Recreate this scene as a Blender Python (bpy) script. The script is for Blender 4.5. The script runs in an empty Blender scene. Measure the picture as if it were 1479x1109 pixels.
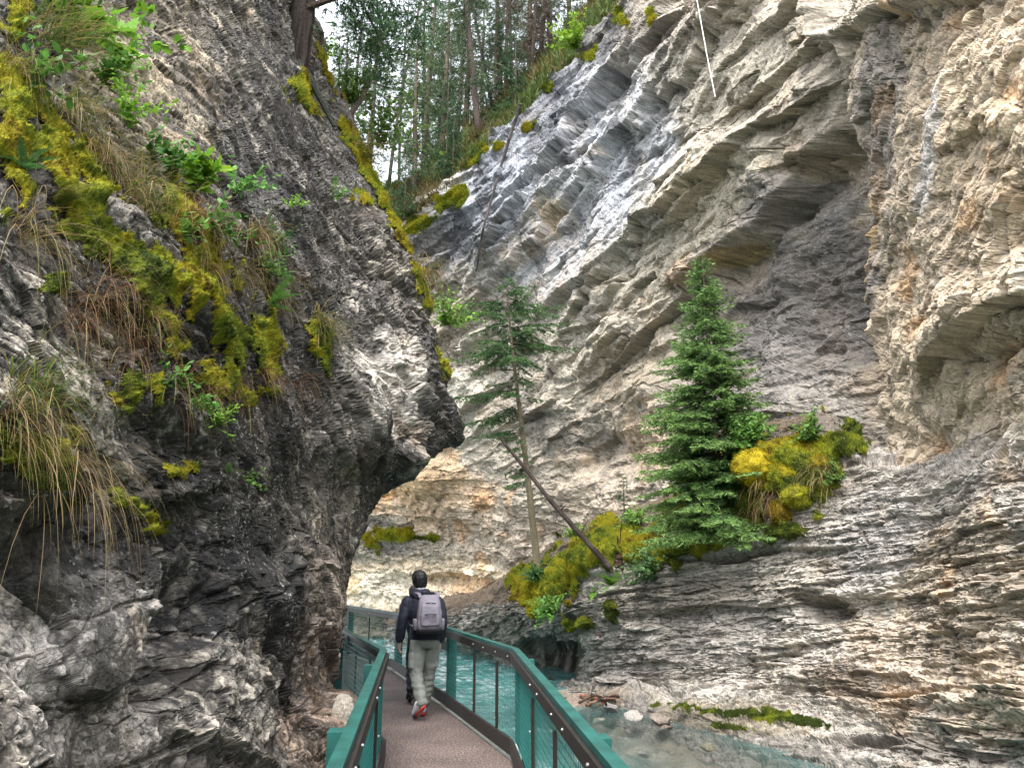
import bpy, bmesh, math, random
import numpy as np
from mathutils import Vector, Matrix
random.seed(7)
rng = np.random.default_rng(7)
SC = bpy.context.scene
COL = SC.collection

# ------------------------------------------------------------------ camera
PW, PH, FOC = 1479.0, 1109.0, 1111.0
HORIZ = 826.0
TH = math.atan((HORIZ - PH / 2) / FOC)
CAMZ = 1.75
cd = bpy.data.cameras.new('camera'); cam = bpy.data.objects.new('camera', cd); COL.objects.link(cam)
cam.location = (0, 0, CAMZ); cam.rotation_euler = (math.radians(90) + TH, 0, 0)
cd.sensor_fit = 'HORIZONTAL'; cd.sensor_width = 36.0; cd.lens = 36.0 * FOC / PW
cd.clip_start = 0.05; cd.clip_end = 2000
SC.camera = cam

# ------------------------------------------------------------------ sky, sun, exposure
SUN_EL, SUN_AZ = math.radians(62), math.radians(200)     # azimuth measured from +Y towards +X
w = bpy.data.worlds.new('World'); SC.world = w; w.use_nodes = True
nt = w.node_tree; bg = nt.nodes['Background']
sky = nt.nodes.new('ShaderNodeTexSky'); sky.sky_type = 'NISHITA'; sky.sun_disc = False
sky.sun_elevation = SUN_EL; sky.sun_rotation = SUN_AZ
sky.air_density = 1.0; sky.dust_density = 6.0; sky.ozone_density = 1.0; sky.altitude = 1500
hs = nt.nodes.new('ShaderNodeHueSaturation'); hs.inputs['Saturation'].default_value = 0.25
nt.links.new(sky.outputs[0], hs.inputs['Color']); nt.links.new(hs.outputs[0], bg.inputs[0])
bg.inputs[1].default_value = 0.15
sd = bpy.data.lights.new('sun', 'SUN'); sun = bpy.data.objects.new('sun', sd); COL.objects.link(sun)
sd.energy = 0.55; sd.angle = math.radians(28); sd.color = (1.0, 0.97, 0.92)
_sv = Vector((math.sin(SUN_AZ) * math.cos(SUN_EL), math.cos(SUN_AZ) * math.cos(SUN_EL), math.sin(SUN_EL)))
sun.rotation_euler = (-_sv).to_track_quat('-Z', 'Y').to_euler()
vs = SC.view_settings
vs.view_transform = 'Standard'; vs.look = 'None'; vs.exposure = 2.82; vs.gamma = 1.0; vs.use_curve_mapping = False
SC.cycles.max_bounces = 6; SC.cycles.diffuse_bounces = 4; SC.cycles.glossy_bounces = 2
SC.cycles.transmission_bounces = 3; SC.cycles.transparent_max_bounces = 12
SC.cycles.use_denoising = True; SC.cycles.denoiser = 'OPENIMAGEDENOISE'; SC.cycles.denoising_input_passes = 'RGB_ALBEDO_NORMAL'; SC.cycles.denoising_prefilter = 'NONE'; SC.cycles.caustics_reflective = False; SC.cycles.caustics_refractive = False

# ------------------------------------------------------------------ photograph pixel + distance -> point in the place
cT, sT = math.cos(TH), math.sin(TH)
def P(px, py, d):
    px = np.asarray(px, float); py = np.asarray(py, float); d = np.asarray(d, float)
    u = (px - PW / 2) / FOC; v = (PH / 2 - py) / FOC
    dy = cT - v * sT; dz = sT + v * cT
    s = d / dy
    return np.stack([u * s, d + 0 * s, CAMZ + dz * s], -1)
def dist_z(py, z):
    v = (PH / 2 - py) / FOC
    return (z - CAMZ) * (cT - v * sT) / (sT + v * cT)
def PZ(px, py, z):
    return P(px, py, dist_z(py, z))
def proj(p):
    x = p[..., 0]; y = p[..., 1]; z = p[..., 2] - CAMZ
    f = np.maximum(y * cT + z * sT, 0.05); up = -y * sT + z * cT
    return PW / 2 + FOC * x / f, PH / 2 - FOC * up / f, f

# ------------------------------------------------------------------ tags
def tag(o, label=None, cat=None, group=None, kind=None):
    if label: o['label'] = label
    if cat: o['category'] = cat
    if group: o['group'] = group
    if kind: o['kind'] = kind
    return o
def empty(name, loc, rz=0.0):
    o = bpy.data.objects.new(name, None); COL.objects.link(o)
    o.location = tuple(float(c) for c in loc); o.rotation_euler = (0, 0, rz); o.empty_display_size = 0.1
    return o
def copy_tree(o, parent=None):
    c = o.copy(); COL.objects.link(c)
    if parent is not None: c.parent = parent
    for ch in list(o.children):
        copy_tree(ch, c)
    return c

# ------------------------------------------------------------------ mesh collectors
class MB:
    """collects verts / faces / colours for ONE mesh object"""
    def __init__(s): s.v = []; s.f = []; s.c = []; s.n = 0
    def add(s, V, Fc, col=None):
        V = np.asarray(V, np.float32).reshape(-1, 3)
        s.v.append(V)
        Fc = np.asarray(Fc, np.int64)
        s.f.append(Fc + s.n)
        if col is None: col = (1, 1, 1)
        C = np.asarray(col, np.float32)
        if C.ndim == 1: C = np.repeat(C[None, :3], len(V), 0)
        s.c.append(C[:, :3]); s.n += len(V)
    def build(s, name, mat, parent=None, smooth=False):
        V = np.concatenate(s.v) if s.v else np.zeros((0, 3), np.float32)
        C = np.concatenate(s.c) if s.c else np.zeros((0, 3), np.float32)
        return make_mesh(name, V, s.f, mat, C, parent, smooth)
def make_mesh(name, V, faces, mat, C=None, parent=None, smooth=False):
    me = bpy.data.meshes.new(name)
    faces = [np.asarray(f) for f in faces if len(f)]
    me.vertices.add(len(V)); me.vertices.foreach_set('co', np.ascontiguousarray(V, np.float32).ravel())
    tot = sum(f.size for f in faces); nf = sum(len(f) for f in faces)
    me.loops.add(tot); me.polygons.add(nf)
    li = np.concatenate([f.ravel() for f in faces]) if faces else np.zeros(0, int)
    me.loops.foreach_set('vertex_index', li.astype(np.int32))
    sizes = np.concatenate([np.full(len(f), f.shape[1]) for f in faces]) if faces else np.zeros(0, int)
    st = np.concatenate([[0], np.cumsum(sizes)[:-1]]) if nf else np.zeros(0, int)
    me.polygons.foreach_set('loop_start', st.astype(np.int32))
    if smooth: me.polygons.foreach_set('use_smooth', np.ones(nf, bool))
    else: me.polygons.foreach_set('use_smooth', np.zeros(nf, bool))
    if C is not None:
        at = me.color_attributes.new('Col', 'FLOAT_COLOR', 'POINT')
        at.data.foreach_set('color', np.concatenate([C, np.ones((len(C), 1), np.float32)], 1).astype(np.float32).ravel())
    me.update(calc_edges=True)
    o = bpy.data.objects.new(name, me); COL.objects.link(o)
    if mat: me.materials.append(mat)
    if parent is not None: o.parent = parent
    return o
def tube(mb, pts, rad, n=6, col=None, cap=True):
    pts = np.asarray(pts, float); m = len(pts)
    rad = np.broadcast_to(np.asarray(rad, float), (m,))
    t = np.gradient(pts, axis=0); t /= np.linalg.norm(t, axis=1)[:, None] + 1e-9
    ref = np.array([0.31, 0.17, 0.93]) if abs(t[0, 2]) < 0.9 else np.array([0.93, 0.2, 0.1])
    a = np.cross(t, ref); a /= np.linalg.norm(a, axis=1)[:, None] + 1e-9
    b = np.cross(t, a)
    th = np.arange(n) / n * 2 * np.pi
    V = pts[:, None, :] + rad[:, None, None] * (np.cos(th)[None, :, None] * a[:, None, :] + np.sin(th)[None, :, None] * b[:, None, :])
    i = np.arange(m - 1)[:, None] * n; j = np.arange(n)[None, :]; j2 = (j + 1) % n
    Fq = np.stack([i + j, i + j2, i + n + j2, i + n + j], -1).reshape(-1, 4)
    V = V.reshape(-1, 3)
    if col is not None:
        c = np.asarray(col, float)
        if c.ndim == 2 and len(c) == m: col = np.repeat(c, n, 0)
    base = mb.n
    mb.add(V, Fq, col)
    if cap:
        k = np.arange(1, n - 1)
        mb.f.append(np.stack([np.zeros_like(k), k + 1, k], -1) + base)
        mb.f.append(np.stack([np.zeros_like(k), k, k + 1], -1) + base + (m - 1) * n)
def bar(mb, a, b, wid, hgt, up=(0, 0, 1), col=None):
    """box from a to b with width (sideways) and height (along up)"""
    a = np.asarray(a, float); b = np.asarray(b, float); t = b - a; t = t / np.linalg.norm(t)
    up = np.asarray(up, float); s = np.cross(t, up); s /= np.linalg.norm(s); u = np.cross(s, t)
    V = []
    for q in (a, b):
        for sx, sz in ((-1, -1), (1, -1), (1, 1), (-1, 1)):
            V.append(q + s * sx * wid / 2 + u * sz * hgt / 2)
    mb.add(V, [[0, 1, 2, 3], [7, 6, 5, 4], [0, 4, 5, 1], [1, 5, 6, 2], [2, 6, 7, 3], [3, 7, 4, 0]], col)
def loft(mb, secs, n=20, col=None, cap=True, power=2.0):
    """secs: list of (centre, rx, ry, axisx, axisy) elliptical rings"""
    th = np.arange(n) / n * 2 * np.pi
    c = np.cos(th); s = np.sin(th)
    ce = np.sign(c) * np.abs(c) ** (2 / power); se = np.sign(s) * np.abs(s) ** (2 / power)
    V = []
    for (ct, rx, ry, ax, ay) in secs:
        V.append(np.asarray(ct, float)[None] + rx * ce[:, None] * np.asarray(ax, float)[None] + ry * se[:, None] * np.asarray(ay, float)[None])
    V = np.concatenate(V); m = len(secs)
    i = np.arange(m - 1)[:, None] * n; j = np.arange(n)[None, :]; j2 = (j + 1) % n
    Fq = np.stack([i + j, i + j2, i + n + j2, i + n + j], -1).reshape(-1, 4)
    base = mb.n
    mb.add(V, Fq, col)
    if cap:
        k = np.arange(1, n - 1)
        mb.f.append(np.stack([np.zeros_like(k), k + 1, k], -1) + base)
        mb.f.append(np.stack([np.zeros_like(k), k, k + 1], -1) + base + (m - 1) * n)

# ------------------------------------------------------------------ noise
def _h(ix, iy, iz, s):
    with np.errstate(over='ignore'):
        h = (ix.astype(np.uint32) * np.uint32(374761393)) ^ (iy.astype(np.uint32) * np.uint32(668265263)) ^ (iz.astype(np.uint32) * np.uint32(2246822519)) ^ np.uint32((s * 3266489917) & 0xffffffff)
        h = (h ^ (h >> np.uint32(15))) * np.uint32(2246822519)
        h = (h ^ (h >> np.uint32(13))) * np.uint32(3266489917)
        return h ^ (h >> np.uint32(16))
def _f(h): return (h & np.uint32(0xffff)).astype(np.float32) / 65535.0
def _f2(h): return (h >> np.uint32(16)).astype(np.float32) / 65535.0
def vnoise(p, s=0):
    p = p.astype(np.float32); b = np.floor(p); f = p - b; b = b.astype(np.int32)
    f = f * f * (3 - 2 * f)
    r = 0
    for dx in (0, 1):
        wx = f[..., 0] if dx else 1 - f[..., 0]
        for dy in (0, 1):
            wy = wx * (f[..., 1] if dy else 1 - f[..., 1])
            for dz in (0, 1):
                r = r + wy * (f[..., 2] if dz else 1 - f[..., 2]) * _f(_h(b[..., 0] + dx, b[..., 1] + dy, b[..., 2] + dz, s))
    return r
def fbm(p, o=4, s=0):
    r = 0; a = 0.5; t = 0
    for k in range(o):
        r = r + a * vnoise(p * (2.03 ** k) + 13.7 * k, s + k); t += a; a *= 0.5
    return r / t
def cells(p, s=0, both=False):
    """jittered cells: (F1, F2, random, random2, tilt offset) of the nearest block"""
    p = p.astype(np.float32); b = np.floor(p - 0.5).astype(np.int32)
    sh = p.shape[:-1]
    d1 = np.full(sh, 9, np.float32); d2 = np.full(sh, 9, np.float32)
    r1 = np.zeros(sh, np.float32); r2 = np.zeros(sh, np.float32); tl = np.zeros(sh, np.float32); rb = np.zeros(sh, np.float32); tb = np.zeros(sh, np.float32)
    for dx in (0, 1):
        for dy in (0, 1):
            for dz in (0, 1):
                cx, cy, cz = b[..., 0] + dx, b[..., 1] + dy, b[..., 2] + dz
                h = _h(cx, cy, cz, s); g = _h(cz, cx, cy, s + 91)
                jx, jy, jz = _f(h), _f2(h), _f(g)
                vx = p[..., 0] - cx - 0.15 - 0.7 * jx; vy = p[..., 1] - cy - 0.15 - 0.7 * jy; vz = p[..., 2] - cz - 0.15 - 0.7 * jz
                d = np.abs(vx) * 0.6 + np.abs(vy) * 0.6 + np.abs(vz) * 0.6 + np.sqrt(vx * vx + vy * vy + vz * vz) * 0.4
                m = d < d1; ra = _f2(g); tn = vx * (jy - 0.5) + vy * (jz - 0.5) + vz * (jx - 0.5)
                m2 = (~m) & (d < d2)
                rb = np.where(m, r1, np.where(m2, ra, rb)); tb = np.where(m, tl, np.where(m2, tn, tb))
                d2 = np.where(m, d1, np.minimum(d2, d))
                d1 = np.where(m, d, d1)
                r1 = np.where(m, ra, r1); r2 = np.where(m, jx * 0.5 + jz * 0.5, r2)
                tl = np.where(m, tn, tl)
    if both: return d1, d2, r1, r2, tl, rb, tb
    return d1, d2, r1, r2, tl
def facets(p, s=0, k=1.25):
    """continuous angular relief: upper envelope of tilted pyramids, with the winning block's random and the crease strength"""
    p = p.astype(np.float32); b = np.floor(p - 0.5).astype(np.int32); sh = p.shape[:-1]
    best = np.full(sh, -9, np.float32); sec = best.copy(); r1 = np.zeros(sh, np.float32)
    for dx in (0, 1):
        for dy in (0, 1):
            for dz in (0, 1):
                cx, cy, cz = b[..., 0] + dx, b[..., 1] + dy, b[..., 2] + dz
                h = _h(cx, cy, cz, s); g = _h(cz, cx, cy, s + 91)
                jx, jy, jz, ra = _f(h), _f2(h), _f(g), _f2(g)
                vx = p[..., 0] - cx - 0.2 - 0.6 * jx; vy = p[..., 1] - cy - 0.2 - 0.6 * jy; vz = p[..., 2] - cz - 0.2 - 0.6 * jz
                mx_ = np.maximum(np.maximum(np.abs(vx + .35 * vy * (ra - .5)), np.abs(vy - .4 * vz * (jz - .5))), np.abs(vz + .4 * vx * (jx - .5)))
                val = 0.55 * ra - k * np.maximum(mx_ - 0.22, 0) + 0.7 * (vx * (jy - .5) + vy * (jz - .5) + vz * (jx - .5))
                m = val > best
                sec = np.where(m, best, np.maximum(sec, val)); best = np.where(m, val, best); r1 = np.where(m, jx * .5 + jz * .5, r1)
    return best - 0.12, r1, 1 - sstep(0, 0.09, best - sec)
def sstep(a, b, x):
    t = np.clip((x - a) / (b - a), 0, 1); return t * t * (3 - 2 * t)

# ------------------------------------------------------------------ materials
def mat_new(name):
    m = bpy.data.materials.new(name); m.use_nodes = True
    return m, m.node_tree, m.node_tree.nodes['Principled BSDF']
def N(nt, t, **k):
    n = nt.nodes.new(t)
    for a, b in k.items(): setattr(n, a, b)
    return n
def mat_attr(name, rough=0.85, fine=30.0, var=0.35, bump=0.3, bscale=60.0, spec=0.3, dist=0.01, wet=False):
    m, nt, b = mat_new(name)
    at = N(nt, 'ShaderNodeVertexColor', layer_name='Col')
    tc = N(nt, 'ShaderNodeTexCoord')
    n1 = N(nt, 'ShaderNodeTexNoise'); n1.inputs['Scale'].default_value = fine; n1.inputs['Detail'].default_value = 6; n1.inputs['Roughness'].default_value = 0.7
    nt.links.new(tc.outputs['Object'], n1.inputs['Vector'])
    mr = N(nt, 'ShaderNodeMapRange'); mr.inputs[1].default_value = 0.3; mr.inputs[2].default_value = 0.7
    mr.inputs[3].default_value = 1 - var; mr.inputs[4].default_value = 1 + var
    nt.links.new(n1.outputs['Fac'], mr.inputs[0])
    mx = N(nt, 'ShaderNodeVectorMath', operation='SCALE')
    nt.links.new(at.outputs['Color'], mx.inputs[0]); nt.links.new(mr.outputs[0], mx.inputs['Scale'])
    nt.links.new(mx.outputs[0], b.inputs['Base Color'])
    b.inputs['Roughness'].default_value = rough; b.inputs['Specular IOR Level'].default_value = spec
    if bump:
        n2 = N(nt, 'ShaderNodeTexNoise'); n2.inputs['Scale'].default_value = bscale; n2.inputs['Detail'].default_value = 8; n2.inputs['Roughness'].default_value = 0.65
        nt.links.new(tc.outputs['Object'], n2.inputs['Vector'])
        bp = N(nt, 'ShaderNodeBump'); bp.inputs['Strength'].default_value = bump; bp.inputs['Distance'].default_value = dist
        nt.links.new(n2.outputs['Fac'], bp.inputs['Height']); nt.links.new(bp.outputs[0], b.inputs['Normal'])
    return m
def rock_detail(m, pale, dark, s_fleck, s_crack, a_pale, a_dark, a_crack, stretch=(1, 1, 1)):
    """lichen flecks, dark mineral specks and hairline joints in the stone, in the stone's own coordinates"""
    nt = m.node_tree; b = nt.nodes['Principled BSDF']; src = b.inputs['Base Color'].links[0].from_socket
    tc = N(nt, 'ShaderNodeTexCoord')
    def noise(scale, detail, off):
        mp = N(nt, 'ShaderNodeMapping'); mp.inputs['Location'].default_value = (off, off * .7, -off); nt.links.new(tc.outputs['Object'], mp.inputs[0])
        n = N(nt, 'ShaderNodeTexNoise'); n.inputs['Scale'].default_value = scale; n.inputs['Detail'].default_value = detail; n.inputs['Roughness'].default_value = .7; nt.links.new(mp.outputs[0], n.inputs['Vector']); return n
    def mask(sock, lo, hi, amt):
        r = N(nt, 'ShaderNodeMapRange'); r.inputs[1].default_value = lo; r.inputs[2].default_value = hi; r.inputs[4].default_value = amt; nt.links.new(sock, r.inputs[0]); return r.outputs[0]
    def mix(fac, c):
        nonlocal src
        x = N(nt, 'ShaderNodeMix', data_type='RGBA'); x.inputs[7].default_value = (*c, 1); nt.links.new(fac, x.inputs[0]); nt.links.new(src, x.inputs[6]); src = x.outputs[2]
    mix(mask(noise(s_fleck * .55, 5, 3).outputs['Fac'], .56, .64, a_dark), dark)
    pm = N(nt, 'ShaderNodeMath', operation='MULTIPLY'); nt.links.new(mask(noise(s_fleck, 4, 9).outputs['Fac'], .56, .63, a_pale), pm.inputs[0]); nt.links.new(mask(noise(s_fleck * .09, 4, 21).outputs['Fac'], .44, .60, 1.0), pm.inputs[1])
    mix(pm.outputs[0], pale)
    wn = noise(s_crack * 1.5, 3, 5)
    ad = N(nt, 'ShaderNodeVectorMath', operation='MULTIPLY_ADD'); ad.inputs[1].default_value = (.35 / s_crack * 3,) * 3; nt.links.new(wn.outputs['Color'], ad.inputs[0]); nt.links.new(tc.outputs['Object'], ad.inputs[2])
    mp = N(nt, 'ShaderNodeMapping'); mp.inputs['Scale'].default_value = stretch; nt.links.new(ad.outputs[0], mp.inputs[0])
    vo = N(nt, 'ShaderNodeTexVoronoi', feature='DISTANCE_TO_EDGE'); vo.inputs['Scale'].default_value = s_crack; nt.links.new(mp.outputs[0], vo.inputs['Vector'])
    mix(mask(vo.outputs['Distance'], .035, .0, a_crack), dark)
    nt.links.new(src, b.inputs['Base Color'])
def mat_plain(name, col, rough=0.6, var=0.15, fine=20.0, bump=0.0, bscale=80, spec=0.4, metal=0.0, col2=None, dist=0.005):
    m, nt, b = mat_new(name)
    tc = N(nt, 'ShaderNodeTexCoord')
    n1 = N(nt, 'ShaderNodeTexNoise'); n1.inputs['Scale'].default_value = fine; n1.inputs['Detail'].default_value = 6
    nt.links.new(tc.outputs['Object'], n1.inputs['Vector'])
    cr = N(nt, 'ShaderNodeValToRGB'); e = cr.color_ramp.elements
    c2 = col2 or tuple(min(1, c * (1 + var)) for c in col)
    c1 = tuple(c * (1 - var) for c in col)
    e[0].position = 0.32; e[0].color = (*c1, 1); e[1].position = 0.68; e[1].color = (*c2, 1)
    nt.links.new(n1.outputs['Fac'], cr.inputs[0]); nt.links.new(cr.outputs[0], b.inputs['Base Color'])
    b.inputs['Roughness'].default_value = rough; b.inputs['Specular IOR Level'].default_value = spec; b.inputs['Metallic'].default_value = metal
    if bump:
        n2 = N(nt, 'ShaderNodeTexNoise'); n2.inputs['Scale'].default_value = bscale; n2.inputs['Detail'].default_value = 5
        nt.links.new(tc.outputs['Object'], n2.inputs['Vector'])
        bp = N(nt, 'ShaderNodeBump'); bp.inputs['Strength'].default_value = bump; bp.inputs['Distance'].default_value = dist
        nt.links.new(n2.outputs['Fac'], bp.inputs['Height']); nt.links.new(bp.outputs[0], b.inputs['Normal'])
    return m
def mat_leaf(name, trans=0.35, rough=0.55):
    m, nt, b = mat_new(name)
    at = N(nt, 'ShaderNodeVertexColor', layer_name='Col')
    nt.links.new(at.outputs['Color'], b.inputs['Base Color'])
    b.inputs['Roughness'].default_value = rough; b.inputs['Specular IOR Level'].default_value = 0.25
    tr = N(nt, 'ShaderNodeBsdfTranslucent'); nt.links.new(at.outputs['Color'], tr.inputs['Color'])
    mx = N(nt, 'ShaderNodeMixShader'); mx.inputs[0].default_value = trans
    out = nt.nodes['Material Output']
    nt.links.new(b.outputs[0], mx.inputs[1]); nt.links.new(tr.outputs[0], mx.inputs[2]); nt.links.new(mx.outputs[0], out.inputs['Surface'])
    return m
M_ROCK = mat_attr('limestone', rough=0.8, fine=22, var=0.3, bump=0.55, bscale=18, dist=0.05, spec=0.3)
M_ROCKN = mat_attr('near_limestone', rough=0.72, fine=55, var=0.45, bump=0.6, bscale=45, dist=0.02, spec=0.4)
rock_detail(M_ROCKN, (.46, .44, .39), (.028, .025, .022), 30, 6.0, .75, .6, .55, (1, 1, 1.8))
rock_detail(M_ROCK, (.52, .50, .46), (.085, .08, .075), 9, 1.7, .35, .4, .4, (1, 1, 2.2))
M_MOSS = mat_attr('moss', rough=0.95, fine=40, var=0.45, bump=0.7, bscale=90, dist=0.02, spec=0.1)
M_LEAF = mat_leaf('leaf'); M_NEEDLE = mat_leaf('needle', 0.2, 0.6); M_GRASS = mat_leaf('grass_blade', 0.4, 0.6)
M_BARK = mat_attr('bark', rough=0.9, fine=25, var=0.5, bump=0.8, bscale=30, dist=0.03, spec=0.15)
M_SOIL = mat_attr('forest_soil', rough=0.95, fine=4, var=0.5, bump=0.7, bscale=6, dist=0.15, spec=0.1)

# ================================================================== ROCK SURFACES
def catmull(ctrl, t, axis=0):
    """interpolate control array along axis at parameters t in [0, n-1] (monotone-ish cardinal spline)"""
    C = np.moveaxis(np.asarray(ctrl, float), axis, 0); n = len(C)
    i = np.clip(np.floor(t).astype(int), 0, n - 2); f = (t - i).reshape((-1,) + (1,) * (C.ndim - 1))
    p0 = C[np.maximum(i - 1, 0)]; p1 = C[i]; p2 = C[i + 1]; p3 = C[np.minimum(i + 2, n - 1)]
    k = 0.4
    m1 = (p2 - p0) * k; m2 = (p3 - p1) * k
    f2 = f * f; f3 = f2 * f
    r = (2 * f3 - 3 * f2 + 1) * p1 + (f3 - 2 * f2 + f) * m1 + (-2 * f3 + 3 * f2) * p2 + (f3 - f2) * m2
    return np.moveaxis(r, 0, axis)
def params(lens, n):
    """n parameters spread over the spans in proportion to lens"""
    cum = np.concatenate([[0], np.cumsum(lens)]); s = np.linspace(0, cum[-1], n)
    return np.interp(s, cum, np.arange(len(cum)))
def grid_normals(G, flip):
    a = np.gradient(G, axis=0); b = np.gradient(G, axis=1)
    n = np.cross(a, b); n /= np.linalg.norm(n, axis=-1)[..., None] + 1e-9
    return -n if flip else n
def blur(A, k):
    for _ in range(k):
        B = A.copy()
        B[1:-1] = (A[:-2] + 2 * A[1:-1] + A[2:]) / 4
        A = B.copy()
        A[:, 1:-1] = (B[:, :-2] + 2 * B[:, 1:-1] + B[:, 2:]) / 4
    return A
def frame(L, wn, tilt=0.0):
    """bedding frame: rows along the bed, across the bed, bed normal"""
    L = np.asarray(L, float); L = L / np.linalg.norm(L); wn = np.asarray(wn, float)
    wn = wn - L * (wn @ L); wn /= np.linalg.norm(wn)
    nb = np.cross(L, wn)
    nb = nb * math.cos(tilt) + wn * math.sin(tilt); b = np.cross(nb, L)
    return np.stack([L, b, nb])
def slabs(p, Fm, specs, seed, patch=0.35, nr=None):
    """stacked slabs and blocks: sum over scales of per-block offsets, tilts and joints"""
    Ft = Fm.T.astype(np.float32); q0 = p @ Ft; nq = None if nr is None else (nr @ Ft).astype(np.float32)
    out = 0; tone = 0; edge = 0; pm = sstep(.38, .62, fbm(q0 * np.float32(patch) + 3, 3, seed + 900))
    for k, (sa, sc, amp, tilt, crack) in enumerate(specs):
        q = q0 / np.array([sa, sa, sc], np.float32)
        q = q + 0.5 * (np.stack([vnoise(q * 0.7, seed + 5), vnoise(q * 0.7 + 31, seed + 6), vnoise(q * 0.7 + 57, seed + 7)], -1) - 0.5)
        d1, d2, r1, r2, tl, rb, tb = cells(q, seed + 17 * k, True)
        g = 1 - sstep(0.0, (.03, .05, .08, .12)[k], d2 - d1)
        if k > 1: amp = amp * (.25 + 1.15 * (pm if k == 2 else 1 - .6 * pm))
        w2 = 0.5 * (1 - sstep(0.0, (0.14, 0.18, 0.24, 0.30)[k], d2 - d1)); va = r1 - 0.5 + tilt * tl; vb = rb - 0.5 + tilt * tb
        dl = amp * (va * (1 - w2) + vb * w2) - crack * amp * g; out = out + dl
        if nq is not None: q0 = q0 + nq * dl[..., None]
        tone = tone + (r2 - 0.5) * (0.75 ** k)
        edge = np.maximum(edge, g * (0.9 ** k)) if k else g
    return out, tone, edge
def crags(p, Fm, specs, seed):
    q0 = p @ Fm.T.astype(np.float32); out = 0; tone = 0; edge = 0
    for k, (sa, sc, amp, kk) in enumerate(specs):
        q = q0 / np.array([sa, sa * .8, sc], np.float32)
        q = q + 0.7 * (np.stack([vnoise(q * 0.8, seed + 5), vnoise(q * 0.8 + 31, seed + 6), vnoise(q * 0.8 + 57, seed + 7)], -1) - 0.5)
        v, r, g = facets(q, seed + 17 * k, kk)
        out = out + amp * v - .10 * amp * g; tone = tone + (r - .5) * (.85 ** k) * 1.2; edge = np.maximum(edge, g)
    return out, tone, edge
def ell(px, py, e):
    cx, cy, rx, ry, an = e
    a = math.radians(an); c, s = math.cos(a), math.sin(a)
    dx = px - cx; dy = py - cy
    X = dx * c + dy * s; Y = -dx * s + dy * c
    return np.sqrt((X / rx) ** 2 + (Y / ry) ** 2)
def paint(col, px, py, nz, layers):
    for (e, c, st, ed) in layers:
        r = ell(px, py, e)
        a = st * sstep(0.0, 0.35, 1.0 - r + ed * (nz - 0.5) * 2)
        col = col * (1 - a[..., None]) + np.asarray(c, np.float32) * a[..., None]
    return col
def bumps(px, py, nz, feats):
    r = 0
    for (e, amt, ed) in feats:
        q = ell(px, py, e) + ed * (nz - 0.5)
        r = r + amt * sstep(0, 1, 1 - q)
    return r
def scarp(px, py, line, up, fall, nz, soft=5, ed=30):
    """steps outward by `up` on the left side of an image-traced line, easing back over `fall`"""
    line = np.asarray(line, float)
    best = np.full(px.shape, 1e9); sg = np.zeros(px.shape)
    for a, b in zip(line[:-1], line[1:]):
        d = b - a; L = np.hypot(*d)
        t = np.clip(((px - a[0]) * d[0] + (py - a[1]) * d[1]) / (L * L), 0, 1)
        ex = px - a[0] - t * d[0]; ey = py - a[1] - t * d[1]
        dd = np.hypot(ex, ey); s = np.sign((px - a[0]) * d[1] - (py - a[1]) * d[0])
        m = dd < best; best = np.where(m, dd, best); sg = np.where(m, s, sg)
    sd_ = best * sg + ed * (nz - 0.5)
    return up * sstep(-soft, soft, sd_) * (1 - sstep(0, fall, sd_))
def grid_faces(nu, nv, keep=None):
    i = np.arange(nu - 1)[:, None] * nv; j = np.arange(nv - 1)[None, :]
    F_ = np.stack([i + j, i + j + 1, i + nv + j + 1, i + nv + j], -1)
    if keep is not None:
        k = keep[:-1, :-1] & keep[1:, :-1] & keep[:-1, 1:] & keep[1:, 1:]
        F_ = F_[k]
    return F_.reshape(-1, 4)
class Surf: pass
def pick(S, px, py):
    """point and outward normal of a built rock surface behind a photograph pixel"""
    d = (S.px - px) ** 2 + (S.py - py) ** 2
    i = np.argmin(d); near = d < max(d.flat[i] * 2.0, 6.0)
    dep = np.where(near, S.f, 1e9); i = np.argmin(dep)
    return S.pos.reshape(-1, 3)[i].astype(float), S.nrm.reshape(-1, 3)[i].astype(float)
def finish(name, G, nrm, disp, col, mat, keep=None, flip=False, label=None):
    pos = (G + nrm * disp[..., None]).astype(np.float32)
    S = Surf(); S.pos = pos; S.nrm = nrm; S.base = G; S.disp = disp; S.shape = disp.shape
    S.px, S.py, S.f = proj(pos)
    F_ = grid_faces(*disp.shape, keep)
    if flip: F_ = F_[:, ::-1]
    o = make_mesh(name, pos.reshape(-1, 3), [F_], mat, np.clip(col, 0.004, 0.8).reshape(-1, 3).astype(np.float32))
    tag(o, label, 'cliff' if 'cliff' in name or 'rock' in name else 'terrain', None, 'structure')
    S.obj = o
    return S

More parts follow.
